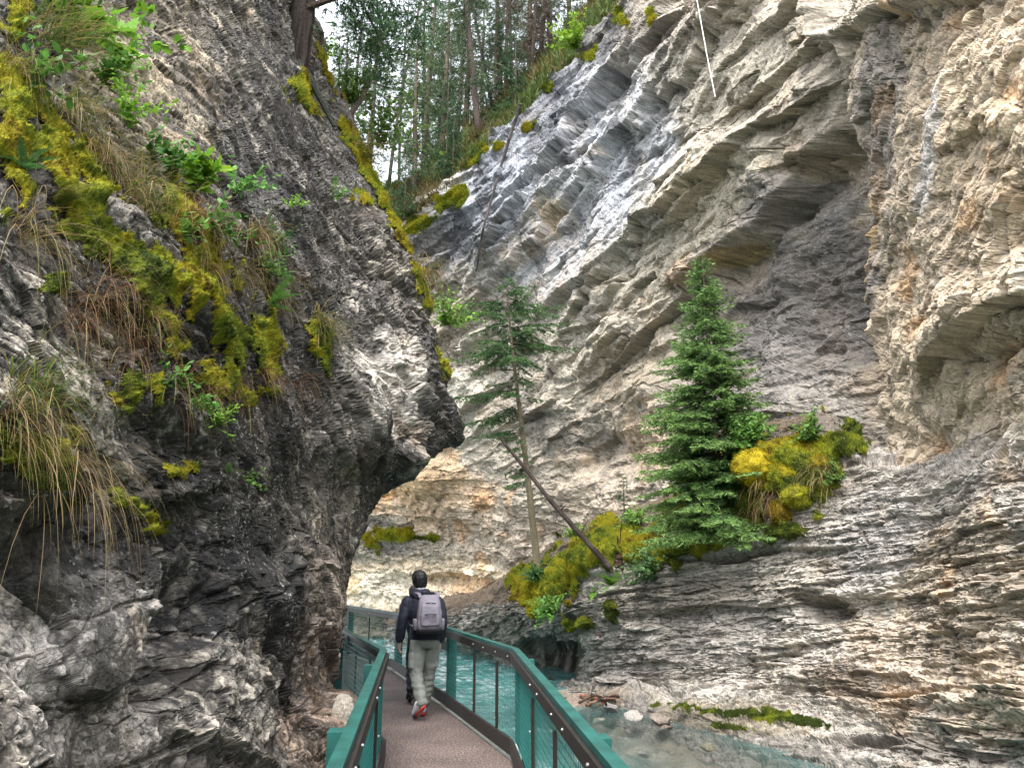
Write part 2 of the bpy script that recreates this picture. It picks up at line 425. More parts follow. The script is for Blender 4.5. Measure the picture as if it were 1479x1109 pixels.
# ------------------------------------------------------------------ LEFT CLIFF (near, over the walkway)
Lrows = [  # py: depths at px -250, 0, 150, 300, 420 ; silhouette (px, d)
    (-700, (5.5, 8, 9.5, 11.5, 13), (330, 16)),
    (-350, (3.9, 5.9, 7.3, 9.2, 11.2), (385, 15)),
    (-100, (3.2, 4.7, 6.1, 8, 10.8), (420, 14.2)),
    (50, (2.8, 4.0, 5.4, 7.3, 10.5), (455, 13.6)),
    (200, (2.5, 3.4, 4.6, 6.2, 9.0), (515, 13)),
    (350, (2.3, 3.0, 4.0, 5.4, 7.8), (588, 12.3)),
    (500, (2.2, 2.8, 3.7, 4.9, 7.0), (628, 11.6)),
    (612, (2.1, 2.7, 3.6, 4.7, 6.6), (660, 11.2)),
    (650, (2.1, 2.7, 3.6, 4.7, 6.6), (638, 11.0)),
    (700, (2.1, 2.7, 3.6, 4.7, 6.7), (562, 10.6)),
    (770, (2.1, 2.7, 3.6, 4.8, 6.7), (524, 10.0)),
    (860, (2.05, 2.6, 3.5, 4.7, 6.6), (497, 9.5)),
    (950, (2.0, 2.5, 3.3, 4.5, 6.4), (474, 9.0)),
    (1000, (1.9, 2.45, 3.2, 4.4, 6.2), (480, 8.6)),
    (1040, (1.9, 2.4, 3.2, 4.3, 6.0), (505, 8.1)),
    (1109, (1.8, 2.3, 3.1, 4.1, 5.6), (495, 7.2)),
    (1300, (1.6, 2.0, 2.7, 3.6, 4.6), (480, 5.6)),
]
ctrl = []
for py, dd, (sx, sdp) in Lrows:
    row = []
    pts = [P(x, py, d) for x, d in zip((-250, 0, 150, 300, 420), dd)]
    z0 = pts[0]
    row.append(z0 + np.array([-3.5, -7.0, 0.5])); row.append(z0 + np.array([-0.6, -1.6, 0.1]))
    row += pts
    mid = P((420 + sx) / 2 + 8, py, dd[-1] * 0.42 + sdp * 0.58)
    if sx > 470: row.append(mid)
    else: row.append(P((420 + max(sx, 421)) / 2, py, (dd[-1] + sdp) / 2) if sx > 424 else (pts[-1] + P(sx, py, sdp)) / 2)
    s = P(sx, py, sdp); row.append(s)
    row.append(s + np.array([-0.9, 1.0, 0.0])); row.append(s + np.array([-4.0, 3.0, 0.3])); row.append(s + np.array([-11.0, 6.5, 1.0]))
    ctrl.append(row)
ctrl = np.array(ctrl)
NU, NV = 880, 800
tv = params([40, 30, 250, 150, 150, 125, 90, 70, 45, 30, 30], NV)
tu = params([25, 70, 150, 150, 150, 150, 105, 60, 60, 70, 90, 90, 60, 55, 70, 60], NU)
G = catmull(catmull(ctrl, tu, 0), tv, 1).astype(np.float32)
nr = blur(grid_normals(G, False), 6)
nr /= np.linalg.norm(nr, axis=-1)[..., None]
mid_n = nr[NU // 2, NV // 2]
if mid_n[0] < 0: nr = -nr; LF = True
else: LF = False
px, py, _f0 = proj(G)
n_lo = fbm(G * 0.9, 4, 11); n_md = fbm(G * 3.2, 4, 12); n_hi = fbm(G * 11.0, 4, 13)
Lb = P(430, 420, 7.6) - P(170, 60, 5.4)
FL = frame(Lb, (0.85, -0.5, 0.1), 0.35)
FL2 = frame(P(430, 800, 6.6) - P(60, 860, 2.9), (0.85, -0.5, 0.1), 0.2)
wl = sstep(0.35, 0.6, sstep(640, 800, py) + 0.5 * (n_lo - 0.5))
wl = np.where(px > 440, 0.0, wl)
d1, t1, e1 = slabs(G, FL, [(1.2, 0.7, 0.24, 1.3, 0.15), (0.46, 0.26, 0.14, 1.5, 0.2), (0.18, 0.10, 0.065, 1.6, 0.25), (0.07, 0.045, 0.018, 1.6, 0.25)], 3, .9, nr)
d2, t2, e2 = slabs(G, FL2, [(1.3, 0.8, 0.28, 1.2, 0.15), (0.5, 0.30, 0.15, 1.3, 0.2), (0.18, 0.11, 0.065, 1.5, 0.25), (0.07, 0.045, 0.018, 1.5, 0.25)], 43, .9, nr)
GD = G + nr * (d1 * (1 - wl) + d2 * wl)[..., None]
a2, b2, c2 = crags(GD, FL, [(0.11, 0.07, 0.022, 1.4), (0.045, 0.03, 0.010, 1.4)], 63)
d1 = d1 + a2; d2 = d2 + a2; t1 = t1 + .3 * b2; t2 = t2 + .3 * b2
disp = d1 * (1 - wl) + d2 * wl; tone = t1 * (1 - wl) + t2 * wl; edge = e1 * (1 - wl) + e2 * wl
vw = G - np.array([0, 0, CAMZ], np.float32); vw = -vw / (np.linalg.norm(vw, axis=-1)[..., None] + 1e-6)
face = np.clip((vw * nr).sum(-1) * 1.9, 0.5, 1.0)
disp = disp * (0.55 + 0.45 * sstep(2.0, 6.0, G[..., 1])) * face + 0.30 * (n_lo - 0.5) + 0.10 * (n_md - 0.5) + 0.02 * (n_hi - 0.5)
disp = disp + bumps(px, py, n_md, [
    ((150, 900, 150, 120, -20), 0.08, 0.6), ((370, 860, 90, 90, 30), 0.15, 0.5), ((40, 700, 70, 60, 0), 0.18, 0.3), ((150, 320, 120, 40, 40), 0.15, 0.4),
    ((460, 880, 50, 120, 0), 0.2, 0.5), ((560, 560, 70, 100, 60), 0.15, 0.6), ((480, 1060, 40, 60, 0), 0.25, 0.5), ((250, 900, 60, 150, 10), -0.25, 0.5), ((230, 640, 100, 50, 20), -0.15, 0.5)])
# colours of the stone itself: algae-black, grey, buff, lichen
base = np.array([0.105, 0.094, 0.08], np.float32) * np.ones(px.shape + (3,), np.float32)
dark = np.array([0.028, 0.026, 0.024], np.float32); pale = np.array([0.40, 0.38, 0.34], np.float32)
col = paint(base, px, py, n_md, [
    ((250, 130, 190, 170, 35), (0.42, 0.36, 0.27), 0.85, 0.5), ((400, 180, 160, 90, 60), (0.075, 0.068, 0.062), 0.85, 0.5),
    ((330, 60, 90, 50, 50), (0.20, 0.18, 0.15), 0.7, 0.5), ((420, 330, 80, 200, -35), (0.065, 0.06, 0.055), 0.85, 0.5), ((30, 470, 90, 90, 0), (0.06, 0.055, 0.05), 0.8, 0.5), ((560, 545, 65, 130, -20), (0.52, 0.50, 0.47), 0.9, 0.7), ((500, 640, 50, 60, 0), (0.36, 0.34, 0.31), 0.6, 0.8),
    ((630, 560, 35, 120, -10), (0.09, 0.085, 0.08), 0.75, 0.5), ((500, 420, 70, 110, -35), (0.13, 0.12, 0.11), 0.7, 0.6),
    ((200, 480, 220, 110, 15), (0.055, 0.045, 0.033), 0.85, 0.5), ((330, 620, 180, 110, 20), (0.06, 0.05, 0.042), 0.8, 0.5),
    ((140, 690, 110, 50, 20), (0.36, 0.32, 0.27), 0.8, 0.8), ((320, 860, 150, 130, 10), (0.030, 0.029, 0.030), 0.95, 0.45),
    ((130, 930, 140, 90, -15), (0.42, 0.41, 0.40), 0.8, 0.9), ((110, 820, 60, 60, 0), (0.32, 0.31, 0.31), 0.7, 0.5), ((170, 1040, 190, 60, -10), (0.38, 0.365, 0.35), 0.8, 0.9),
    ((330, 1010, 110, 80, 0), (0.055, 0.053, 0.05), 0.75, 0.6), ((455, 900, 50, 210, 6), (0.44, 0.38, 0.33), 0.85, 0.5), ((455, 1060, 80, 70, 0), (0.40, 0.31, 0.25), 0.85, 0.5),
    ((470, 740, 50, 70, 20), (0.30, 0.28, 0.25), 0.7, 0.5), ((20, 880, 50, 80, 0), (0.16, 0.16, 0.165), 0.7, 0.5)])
lum = col.mean(-1)
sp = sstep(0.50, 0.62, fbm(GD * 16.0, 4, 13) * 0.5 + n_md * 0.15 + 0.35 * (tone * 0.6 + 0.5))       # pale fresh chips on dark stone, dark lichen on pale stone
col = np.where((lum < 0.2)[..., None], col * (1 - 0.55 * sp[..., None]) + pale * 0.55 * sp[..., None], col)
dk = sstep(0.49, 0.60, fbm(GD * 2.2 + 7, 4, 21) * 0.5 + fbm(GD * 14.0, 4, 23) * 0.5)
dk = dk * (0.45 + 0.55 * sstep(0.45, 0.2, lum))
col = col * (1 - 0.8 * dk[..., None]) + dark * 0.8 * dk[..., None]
fn = fbm(GD * 45.0, 3, 37)
col = col * (1 - .45 * edge[..., None]) * np.exp(0.75 * np.clip(tone, -1, 1.1) + .6 * (fn - .5))[..., None] * np.array([1.07, 1.0, .90], np.float32) * (1 + 0.12 * (fbm(G * np.array([9, 9, 1.0], np.float32), 3, 31) - 0.5))[..., None]
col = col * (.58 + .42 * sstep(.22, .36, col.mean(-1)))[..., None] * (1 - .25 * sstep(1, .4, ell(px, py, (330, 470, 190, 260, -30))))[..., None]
rust = sstep(0.6, 0.75, fbm(G * 1.7 + 40, 4, 35))
col = col * (1 - 0.35 * rust[..., None] * (1 - np.array([1.0, 0.72, 0.45], np.float32)))
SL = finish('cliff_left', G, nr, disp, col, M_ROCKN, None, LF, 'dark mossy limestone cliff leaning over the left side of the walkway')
SL.nm = n_md; SL.nlo = n_lo; SL.nhi = n_hi

# ------------------------------------------------------------------ FAR AND RIGHT CLIFF
SCL = 1.06
RB = np.array([(440,1000,31),(440,700,31),(440,400,30.5),(440,100,31),(560,980,31),(600,860,31),(600,700,30),(600,500,29),(600,330,28.3),(600,100,29),
    (700,1000,29.5),(700,860,30),(700,750,28.8),(700,600,27.8),(700,400,27.2),(700,210,27),(700,0,28),(800,1000,27),(800,800,26),(800,600,25.3),(800,400,25),(800,250,25),(800,110,26),(800,-100,27),
    (900,1000,22),(900,800,22.5),(900,650,22.5),(900,450,22.6),(900,250,22.2),(900,100,22.7),(900,10,23.5),(900,-200,25),(1000,1000,18.5),(1000,800,19),(1000,650,19.3),(1000,450,20.0),(1000,250,19.3),(1000,50,18.8),(1000,-120,19.5),(1000,-400,22),
    (1100,1000,16),(1100,800,16.3),(1100,620,16.5),(1100,400,17.4),(1100,200,16.6),(1100,0,15.8),(1100,-200,17),(1200,1000,14),(1200,800,14.3),(1200,600,14.2),(1200,400,14.6),(1200,200,14.1),(1200,0,13.0),(1200,-200,14.5),
    (1270,600,12.8),(1270,300,12.2),(1270,0,11.4),(1350,1150,11),(1350,800,11.3),(1350,500,10.8),(1350,200,10.1),(1350,0,9.8),(1350,-200,10.8),(1479,1150,9.6),(1479,800,9.4),(1479,500,8.9),(1479,200,8.2),(1479,0,8.1),(1479,-300,9.5),
    (1750,1150,6.9),(1750,500,6.6),(1750,0,6.3),(1750,-300,7.5)], float)
def rbf_fit(R, sc=300.0):
    X = R[:, :2] / sc; y = np.log(R[:, 2])
    r = np.hypot(X[:, None, 0] - X[None, :, 0], X[:, None, 1] - X[None, :, 1])
    K = r ** 2 * np.log(r + 1e-9); n = len(R)
    A = np.zeros((n + 3, n + 3)); A[:n, :n] = K + 0.01 * np.eye(n); A[:n, n] = 1; A[:n, n + 1:] = X; A[n:, :n] = A[:n, n:].T
    w_ = np.linalg.solve(A, np.concatenate([y, [0, 0, 0]]))
    def ev(px, py):
        o = np.full(px.shape, w_[n], np.float32) + w_[n + 1] * px / sc + w_[n + 2] * py / sc
        for k in range(n):
            d2_ = ((px / sc - X[k, 0]) ** 2 + (py / sc - X[k, 1]) ** 2).astype(np.float32)
            o = o + w_[k] * 0.5 * d2_ * np.log(d2_ + 1e-9)
        return np.exp(o)
    return ev
NU, NV = 820, 900
gx = np.interp(np.linspace(0, 1, NV), [0, .06, .93, 1], [440, 500, 1500, 1900])
gy = np.interp(np.linspace(0, 1, NU), [0, .10, .88, 1], [-420, -20, 860, 1150])
px, py = np.meshgrid(gx, gy)
ev = rbf_fit(RB)
dep = ev(px[::8, ::8], py[::8, ::8])      # smooth, so interpolate from a coarse grid
iu = np.arange(NU) / 8; iv = np.arange(NV) / 8
def up2(A):
    a0 = np.clip(np.floor(iu).astype(int), 0, A.shape[0] - 2); fa = (iu - a0)[:, None]
    B = A[a0] * (1 - fa) + A[a0 + 1] * fa
    b0 = np.clip(np.floor(iv).astype(int), 0, A.shape[1] - 2); fb = (iv - b0)[None]
    return B[:, b0] * (1 - fb) + B[:, b0 + 1] * fb
dep = up2(dep) * SCL
G = P(px, py, dep).astype(np.float32)
nr = blur(grid_normals(G, False), 5); nr /= np.linalg.norm(nr, axis=-1)[..., None]
AF = nr[NU // 2, NV // 2][1] > 0
if AF: nr = -nr
n_lo = fbm(G * 0.35, 4, 51); n_md = fbm(G * 1.3, 4, 52); n_hi = fbm(G * 5.0, 4, 53)
FA1 = frame(P(1120, 150, 17.6) - P(850, 400, 25.5), (-0.85, -0.5, -0.1), -0.35)
FA2 = frame(P(1200, 880, 13.5) - P(650, 800, 31), (-0.8, -0.55, 0.0), 0.12)
FA3 = frame(P(1450, 250, 8.6) - P(1290, 640, 13), (-0.9, -0.4, 0.0), 0.5)
nwarp = (n_lo - 0.5) * 160
wr = sstep(1215, 1265, px + nwarp * 0.3 + np.clip((420 - py) * 0.05, -30, 30))
wb = sstep(600, 720, py + nwarp - np.clip((px - 700) * 0.12, -40, 90)) * (1 - 0.0 * wr)
wdk = sstep(0, 40, (px - 1050) * 0.78 + (py - 400) * 0.63 + nwarp * 0.2) * (1 - wr)   # dark crumbly face below the slab edge
disp = np.zeros(px.shape, np.float32); tone = disp.copy(); edge = disp.copy()
for Fm, sp_, wgt, sd_ in (
    (FA1, [(3.6, 1.1, 0.50, 1.2, 0.12), (1.5, 0.48, 0.24, 1.4, 0.15), (0.62, 0.34, 0.11, 1.5, 0.2), (0.22, 0.15, 0.04, 1.5, 0.2)], (1 - wr) * (1 - wb) * (1 - 0.75 * wdk), 101),
    (FA2, [(2.4, 0.65, 0.24, 0.9, 0.15), (0.9, 0.28, 0.13, 1.1, 0.2), (0.36, 0.20, 0.08, 1.5, 0.2), (0.14, 0.09, 0.035, 1.5, 0.2)], np.maximum(wb * (1 - wr), 0.75 * wdk * (1 - wb)), 151),
    (FA3, [(1.7, 1.1, 0.18, 1.0, 0.15), (0.6, 0.42, 0.11, 1.3, 0.2), (0.22, 0.16, 0.06, 1.4, 0.25)], wr, 201)):
    m = wgt > 0.01
    a, b, c = slabs(G[m], Fm, sp_, sd_, .35, nr[m])
    fc = {101: [(.22, .16, .022, 1.4)], 151: [(.22, .15, .028, 1.4)], 201: [(.5, .36, .11, 1.4), (.2, .14, .05, 1.4), (.09, .06, .024, 1.4)]}[sd_]
    a2, b2, c2 = crags(G[m] + nr[m] * a[..., None], Fm, fc, sd_ + 7)
    disp[m] += (a + a2) * wgt[m]; tone[m] += (.9 * b + .3 * b2) * wgt[m]; edge[m] += np.maximum(c, .5 * c2) * wgt[m]
disp = disp + 0.8 * (n_lo - 0.5) + 0.25 * (n_md - 0.5) + 0.05 * (n_hi - 0.5)
disp = disp + scarp(px, py, [(1010, 430), (1055, 395), (1110, 335), (1165, 260), (1215, 190), (1226, 80), (1222, -60)], 0.8, 300, n_md, 7, 24)
disp = disp + scarp(px, py, [(1262, 620), (1250, 480), (1240, 330), (1232, 190), (1222, 70), (1200, -60)], -0.9, 170, n_md, 6, 26)
disp = disp + scarp(px, py, [(700, 420), (790, 330), (900, 220), (1010, 110), (1080, 20)], 0.55, 90, n_md, 4, 40)
disp = disp + scarp(px, py, [(860, 430), (960, 330), (1080, 240), (1180, 150)], 0.5, 80, n_md, 4, 40)
disp = disp + scarp(px, py, [(740, 330), (790, 262), (850, 175), (960, 60)], 0.6, 90, n_md, 4, 40)
disp = disp + scarp(px, py, [(1380, 510), (1420, 470), (1490, 430), (1560, 400)], 0.40, 90, n_md, 4, 12)
disp = disp + scarp(px, py, [(1120, 130), (1190, 70), (1290, 20), (1420, -10)], 0.4, 100, n_md, 4, 20)
disp = disp + bumps(px, py, n_md, [((1430, 515, 70, 34, -25), -0.4, 0.5), ((1150, 470, 90, 110, 40), -0.5, 0.5), ((870, 650, 80, 60, 30), -0.5, 0.5),
    ((760, 720, 90, 60, 20), 0.5, 0.5), ((940, 560, 70, 50, 30), 0.4, 0.5), ((620, 690, 60, 40, 0), 0.8, 0.4), ((640, 840, 120, 14, 0), -0.5, 0.3)])
base = np.array([0.36, 0.335, 0.295], np.float32) * np.ones(px.shape + (3,), np.float32)
nzp = 0.5 * n_md + 0.5 * n_hi
GREY = (0.40, 0.41, 0.42)
col = paint(base, px, py, nzp, [
    ((850, 250, 250, 210, -40), (0.42, 0.43, 0.44), 0.7, 0.6), ((1010, 330, 200, 70, -42), (0.40, 0.385, 0.33), 0.8, 0.5), ((1080, 120, 160, 90, -30), (0.36, 0.345, 0.30), 0.7, 0.5),
    ((1360, 400, 170, 480, 0), (0.44, 0.375, 0.29), 0.8, 0.4), ((1430, 150, 130, 220, 0), (0.46, 0.385, 0.29), 0.7, 0.5), ((1420, 700, 130, 90, -20), (0.42, 0.41, 0.41), 0.6, 0.5),
    ((1160, 440, 100, 190, 38), (0.085, 0.085, 0.092), 0.85, 0.5), ((1120, 560, 110, 80, 20), (0.22, 0.215, 0.21), 0.75, 0.5), ((1150, 300, 50, 60, 40), (0.16, 0.16, 0.17), 0.6, 0.5),
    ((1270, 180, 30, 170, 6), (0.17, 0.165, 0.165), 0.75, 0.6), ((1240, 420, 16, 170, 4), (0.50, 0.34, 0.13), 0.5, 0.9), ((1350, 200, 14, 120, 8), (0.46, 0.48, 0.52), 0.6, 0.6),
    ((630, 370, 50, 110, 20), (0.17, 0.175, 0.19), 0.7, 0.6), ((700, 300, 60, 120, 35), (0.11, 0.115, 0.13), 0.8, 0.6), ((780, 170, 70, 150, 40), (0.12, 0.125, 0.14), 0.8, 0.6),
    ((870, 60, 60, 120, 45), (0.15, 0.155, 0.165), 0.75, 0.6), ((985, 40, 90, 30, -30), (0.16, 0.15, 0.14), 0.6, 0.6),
    ((775, 340, 75, 26, -45), (0.55, 0.42, 0.25), 0.75, 0.4), ((880, 228, 14, 10, -20), (0.5, 0.36, 0.18), 0.9, 0.2), ((1015, 400, 40, 26, -30), (0.36, 0.24, 0.15), 0.5, 1.2), ((1080, 370, 34, 8, -35), (0.42, 0.29, 0.08), 0.6, 0.6),
    ((690, 560, 70, 130, 10), (0.50, 0.49, 0.46), 0.6, 0.5), ((850, 520, 110, 90, 30), (0.48, 0.46, 0.42), 0.5, 0.6), ((810, 630, 110, 40, 20), (0.19, 0.185, 0.175), 0.65, 0.6), ((900, 540, 80, 60, -30), (0.26, 0.225, 0.17), 0.6, 0.7),
    ((630, 730, 120, 60, 0), (0.50, 0.38, 0.27), 0.8, 0.5), ((600, 690, 90, 40, -20), (0.52, 0.37, 0.22), 0.6, 0.7), ((720, 770, 100, 50, 0), (0.42, 0.37, 0.32), 0.7, 0.5), ((870, 700, 80, 70, 0), (0.42, 0.37, 0.31), 0.7, 0.5),
    ((620, 845, 190, 45, 0), (0.66, 0.58, 0.46), 0.9, 0.35), ((560, 770, 50, 35, 0), (0.26, 0.25, 0.25), 0.7, 0.6), ((560, 850, 60, 30, 0), (0.66, 0.64, 0.58), 0.8, 0.4),  # sunlit brightness of the wall foot painted into its beige
    ((560, 905, 150, 26, 0), (0.16, 0.15, 0.12), 0.9, 0.3), ((940, 640, 60, 60, 0), (0.46, 0.33, 0.2), 0.4, 0.8)])
st = fbm(np.stack([px * 0.045 - py * 0.012, py * 0.004, px * 0 + 3], -1), 3, 61)
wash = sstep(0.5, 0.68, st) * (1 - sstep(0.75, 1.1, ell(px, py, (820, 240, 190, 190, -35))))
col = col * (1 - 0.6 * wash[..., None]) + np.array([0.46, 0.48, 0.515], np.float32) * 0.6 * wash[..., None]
stk = sstep(0.58, 0.72, fbm(np.stack([px * 0.05 - py * 0.014, py * 0.005, px * 0 + 9], -1), 3, 62)) * (1 - sstep(0.7, 1.1, ell(px, py, (800, 190, 260, 200, -40))))
col = col * (1 - 0.75 * stk[..., None]) + np.array([0.07, 0.072, 0.08], np.float32) * 0.75 * stk[..., None]
dk = sstep(0.55, 0.68, fbm(G * 0.8 + 7, 4, 71) * 0.5 + fbm(G * 6, 3, 72) * 0.5)
col = col * (1 - 0.5 * dk[..., None]) + np.array([0.10, 0.095, 0.09], np.float32) * 0.5 * dk[..., None]
rust = sstep(0.56, 0.72, fbm(G * 0.9 + 40, 4, 75)) * (0.35 + 0.65 * np.maximum(wr, wb))
col = col * (1 - 0.6 * rust[..., None] * (1 - np.array([1.12, 0.80, 0.5], np.float32)))
fn = fbm((G + nr * disp[..., None]) * 14.0, 3, 77)
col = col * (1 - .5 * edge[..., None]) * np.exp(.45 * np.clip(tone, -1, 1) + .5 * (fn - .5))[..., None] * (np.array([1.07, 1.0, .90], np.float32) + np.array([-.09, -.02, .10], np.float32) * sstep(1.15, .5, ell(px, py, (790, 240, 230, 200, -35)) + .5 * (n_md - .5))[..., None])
rim = np.array([(430,425),(480,385),(540,330),(590,300),(650,250),(700,205),(745,165),(790,118),(850,52),(905,0),(960,-70),(1050,-170),(1200,-300),(1900,-400)], float)
rimy = np.interp(gx, rim[:, 0], rim[:, 1])[None, :] + 26 * (n_md - 0.5)
keep = py > rimy
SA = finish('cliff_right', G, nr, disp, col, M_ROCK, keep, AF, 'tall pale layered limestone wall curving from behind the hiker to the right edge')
SA.nm = n_md

# ------------------------------------------------------------------ LOWER BUTTRESS with the mossy ledge
WZ = -0.9
Bc = [  # px, waterline py, then (py, d): undercut, face, lip, ledge back, buried in the wall
    (560, 930, (922, 29.3), (914, 29), (908, 29), (900, 29.6), (890, 32.5)),
    (610, 934, (922, 27.3), (912, 27), (900, 27), (890, 28), (880, 32)),
    (650, 940, (925, 25.2), (905, 24.6), (885, 24.6), (872, 26), (860, 31)),
    (700, 952, (930, 23.4), (902, 22.6), (876, 22.3), (862, 24), (850, 30)),
    (745, 968, (940, 22), (908, 20.6), (880, 20), (838, 21.8), (820, 29)),
    (800, 984, (952, 20.4), (918, 18.8), (880, 18.2), (797, 20.3), (780, 27)),
    (850, 1003, (975, 17.7), (912, 17.2), (852, 17.1), (767, 19.4), (745, 25.5)),
    (900, 1022, (990, 16.7), (910, 16.3), (830, 16.4), (754, 18.5), (730, 23.5)),
    (950, 1036, (990, 15.9), (905, 15.7), (814, 15.8), (737, 17.7), (710, 22)),
    (1000, 1048, (990, 15.0), (900, 15.1), (800, 15.1), (712, 16.9), (690, 20.4)),
    (1060, 1064, (990, 14.2), (900, 14.4), (790, 14.4), (655, 16.2), (640, 18.6)),
    (1120, 1080, (998, 13.3), (900, 13.6), (772, 13.6), (622, 15.0), (606, 17.2)),
    (1190, 1102, (1010, 12.3), (900, 12.7), (735, 12.9), (618, 13.8), (600, 15.4)),
    (1240, 1116, (1020, 11.6), (900, 12.0), (760, 12.2), (665, 12.7), (640, 14)),
    (1350, 1146, (1035, 10.2), (900, 10.6), (780, 10.8), (690, 11.2), (650, 12.2)),
    (1479, 1178, (1050, 8.7), (900, 8.95), (780, 9.0), (680, 9.2), (630, 9.9)),
    (1750, 1240, (1060, 6.3), (900, 6.5), (780, 6.5), (650, 6.7), (600, 7.4)),
]
ctrl = []
for x, wy, *rest in Bc:
    dw = dist_z(wy, WZ)
    a = PZ(x, wy, WZ); und = P(x, wy, dw) + np.array([-0.5, -1.3, -0.9])
    ctrl.append([und, a] + [P(x, y, d * SCL) for y, d in rest])
ctrl = np.array(ctrl)
NU, NV = 940, 520
tu = params([50, 40, 50, 45, 55, 50, 50, 50, 50, 60, 60, 70, 50, 110, 130, 90], NU)
tv = params([50, 75, 85, 95, 90, 45], NV)
G = catmull(catmull(ctrl, tu, 0), tv, 1).astype(np.float32)
nr = blur(grid_normals(G, False), 8); nr /= np.linalg.norm(nr, axis=-1)[..., None]
BF = nr[NU // 2, NV // 2][1] > 0
if BF: nr = -nr
px, py, _f0 = proj(G)
n_lo = fbm(G * 0.5, 4, 81); n_md = fbm(G * 1.9, 4, 82); n_hi = fbm(G * 7.0, 4, 83)
FB = frame(P(1200, 930, 12.9) - P(850, 950, 18.2), (-0.75, -0.65, 0.0), 0.1)
a, tone, edge = slabs(G, FB, [(3.0, 0.46, 0.20, 0.7, 0.2), (1.1, 0.16, 0.13, 1.0, 0.3), (0.42, 0.08, 0.075, 1.1, 0.35), (0.16, 0.042, 0.034, 1.1, 0.3)], 301, .5, nr)
a2, b2, c2 = crags(G + nr * a[..., None], FB, [(.16, .07, .028, 1.4)], 311)
a = a + a2; tone = tone + .2 * b2; edge = np.maximum(edge, .5 * c2)
TV = np.broadcast_to(tv[None, :], px.shape)
shore = 1 - sstep(1.0, 1.9, TV)
onled = sstep(4.0, 4.5, TV) * (1 - sstep(1150, 1260, px))
e1_, e2_, e3_, e4_, e5_ = cells(G * np.array([5, 5, 7], np.float32), 333)
disp = 0.10 * shore * (0.7 - e1_) * (0.3 + e3_) + a * (1 - 0.35 * shore) * (1 - 0.5 * onled) + 0.35 * (n_lo - 0.5) + 0.22 * (n_md - 0.5) + 0.05 * (n_hi - 0.5)
disp = disp + bumps(px, py, n_md, [((795, 950, 55, 36, 10), -0.9, 0.6), ((760, 950, 40, 30, 0), -0.6, 0.4), ((1190, 880, 50, 30, 10), -0.45, 0.4), ((1130, 690, 100, 70, 0), 0.55, 0.4), ((860, 820, 90, 40, -25), 0.25, 0.3),
    ((925, 1012, 60, 12, 0), 0.3, 0.3), ((1250, 1075, 100, 10, 3), -0.3, 0.3), ((1050, 800, 120, 14, -8), -0.35, 0.3)])
disp = disp + scarp(px, py, [(840, 985), (900, 975), (1010, 1000), (1130, 1012), (1300, 1010), (1500, 1000)][::-1], 0.28, 60, n_md, 5, 25)
base = np.array([0.37, 0.355, 0.335], np.float32) * np.ones(px.shape + (3,), np.float32)
nzp = 0.5 * n_md + 0.5 * n_hi
col = paint(base, px, py, nzp, [
    ((700, 910, 110, 50, -5), (0.13, 0.12, 0.105), 0.85, 0.5), ((680, 890, 22, 12, -50), (0.4, 0.39, 0.38), 0.5, 0.6), ((810, 900, 60, 40, -25), (0.16, 0.155, 0.15), 0.75, 0.5), ((785, 960, 40, 40, 0), (0.07, 0.068, 0.06), 0.85, 0.4),  # shade on the promontory and in the cave painted into the rock colour
    ((900, 950, 90, 60, 0), (0.24, 0.235, 0.235), 0.6, 0.6), ((1000, 860, 160, 30, -8), (0.22, 0.205, 0.18), 0.75, 0.5), ((1180, 890, 60, 40, 20), (0.13, 0.12, 0.10), 0.7, 0.6),
    ((1300, 960, 150, 80, 0), (0.42, 0.36, 0.30), 0.7, 0.5), ((1400, 850, 150, 130, 0), (0.38, 0.325, 0.26), 0.7, 0.6), ((1260, 780, 70, 100, 20), (0.44, 0.44, 0.45), 0.6, 0.5), ((1440, 1000, 100, 90, 0), (0.44, 0.37, 0.29), 0.7, 0.5),
    ((1080, 930, 150, 60, 0), (0.46, 0.45, 0.44), 0.6, 0.6), ((1240, 985, 50, 25, 10), (0.10, 0.09, 0.085), 0.7, 0.6), ((1320, 1085, 130, 18, 5), (0.09, 0.08, 0.075), 0.7, 0.6),
    ((1060, 1045, 140, 22, 8), (0.20, 0.175, 0.12), 0.7, 0.7), ((860, 1015, 60, 16, 0), (0.40, 0.33, 0.26), 0.7, 0.6)])
soil = np.array([0.075, 0.05, 0.025], np.float32)
col = col * (1 - 0.9 * onled[..., None]) + soil * 0.9 * onled[..., None]
dk = sstep(0.54, 0.68, fbm(G * 1.2 + 7, 4, 91) * 0.5 + fbm(G * 8, 3, 92) * 0.5)
col = col * (1 - 0.6 * dk[..., None]) + np.array([0.09, 0.085, 0.08], np.float32) * 0.6 * dk[..., None]
rust = sstep(0.56, 0.74, fbm(G * 1.1 + 40, 4, 95)) * sstep(1000, 1400, px)
col = col * (1 - 0.5 * rust[..., None] * (1 - np.array([1.1, 0.8, 0.5], np.float32)))
fn = fbm((G + nr * disp[..., None]) * 18.0, 3, 97)
col = col * (1 - .55 * edge[..., None]) * np.exp(.42 * np.clip(tone, -1, 1) + .5 * (fn - .5))[..., None] * np.array([1.06, 1.0, .91], np.float32)
wetl = 1 - sstep(WZ + 0.02, WZ + 0.22, G[..., 2] + 0.2 * (n_hi - 0.5))
col = col * (1 - 0.5 * wetl[..., None])
SB = finish('rock_ledge', G, nr, disp, col, M_ROCK, None, BF, 'thin bedded grey rock buttress rising from the river to the mossy ledge')
SB.nm = n_md

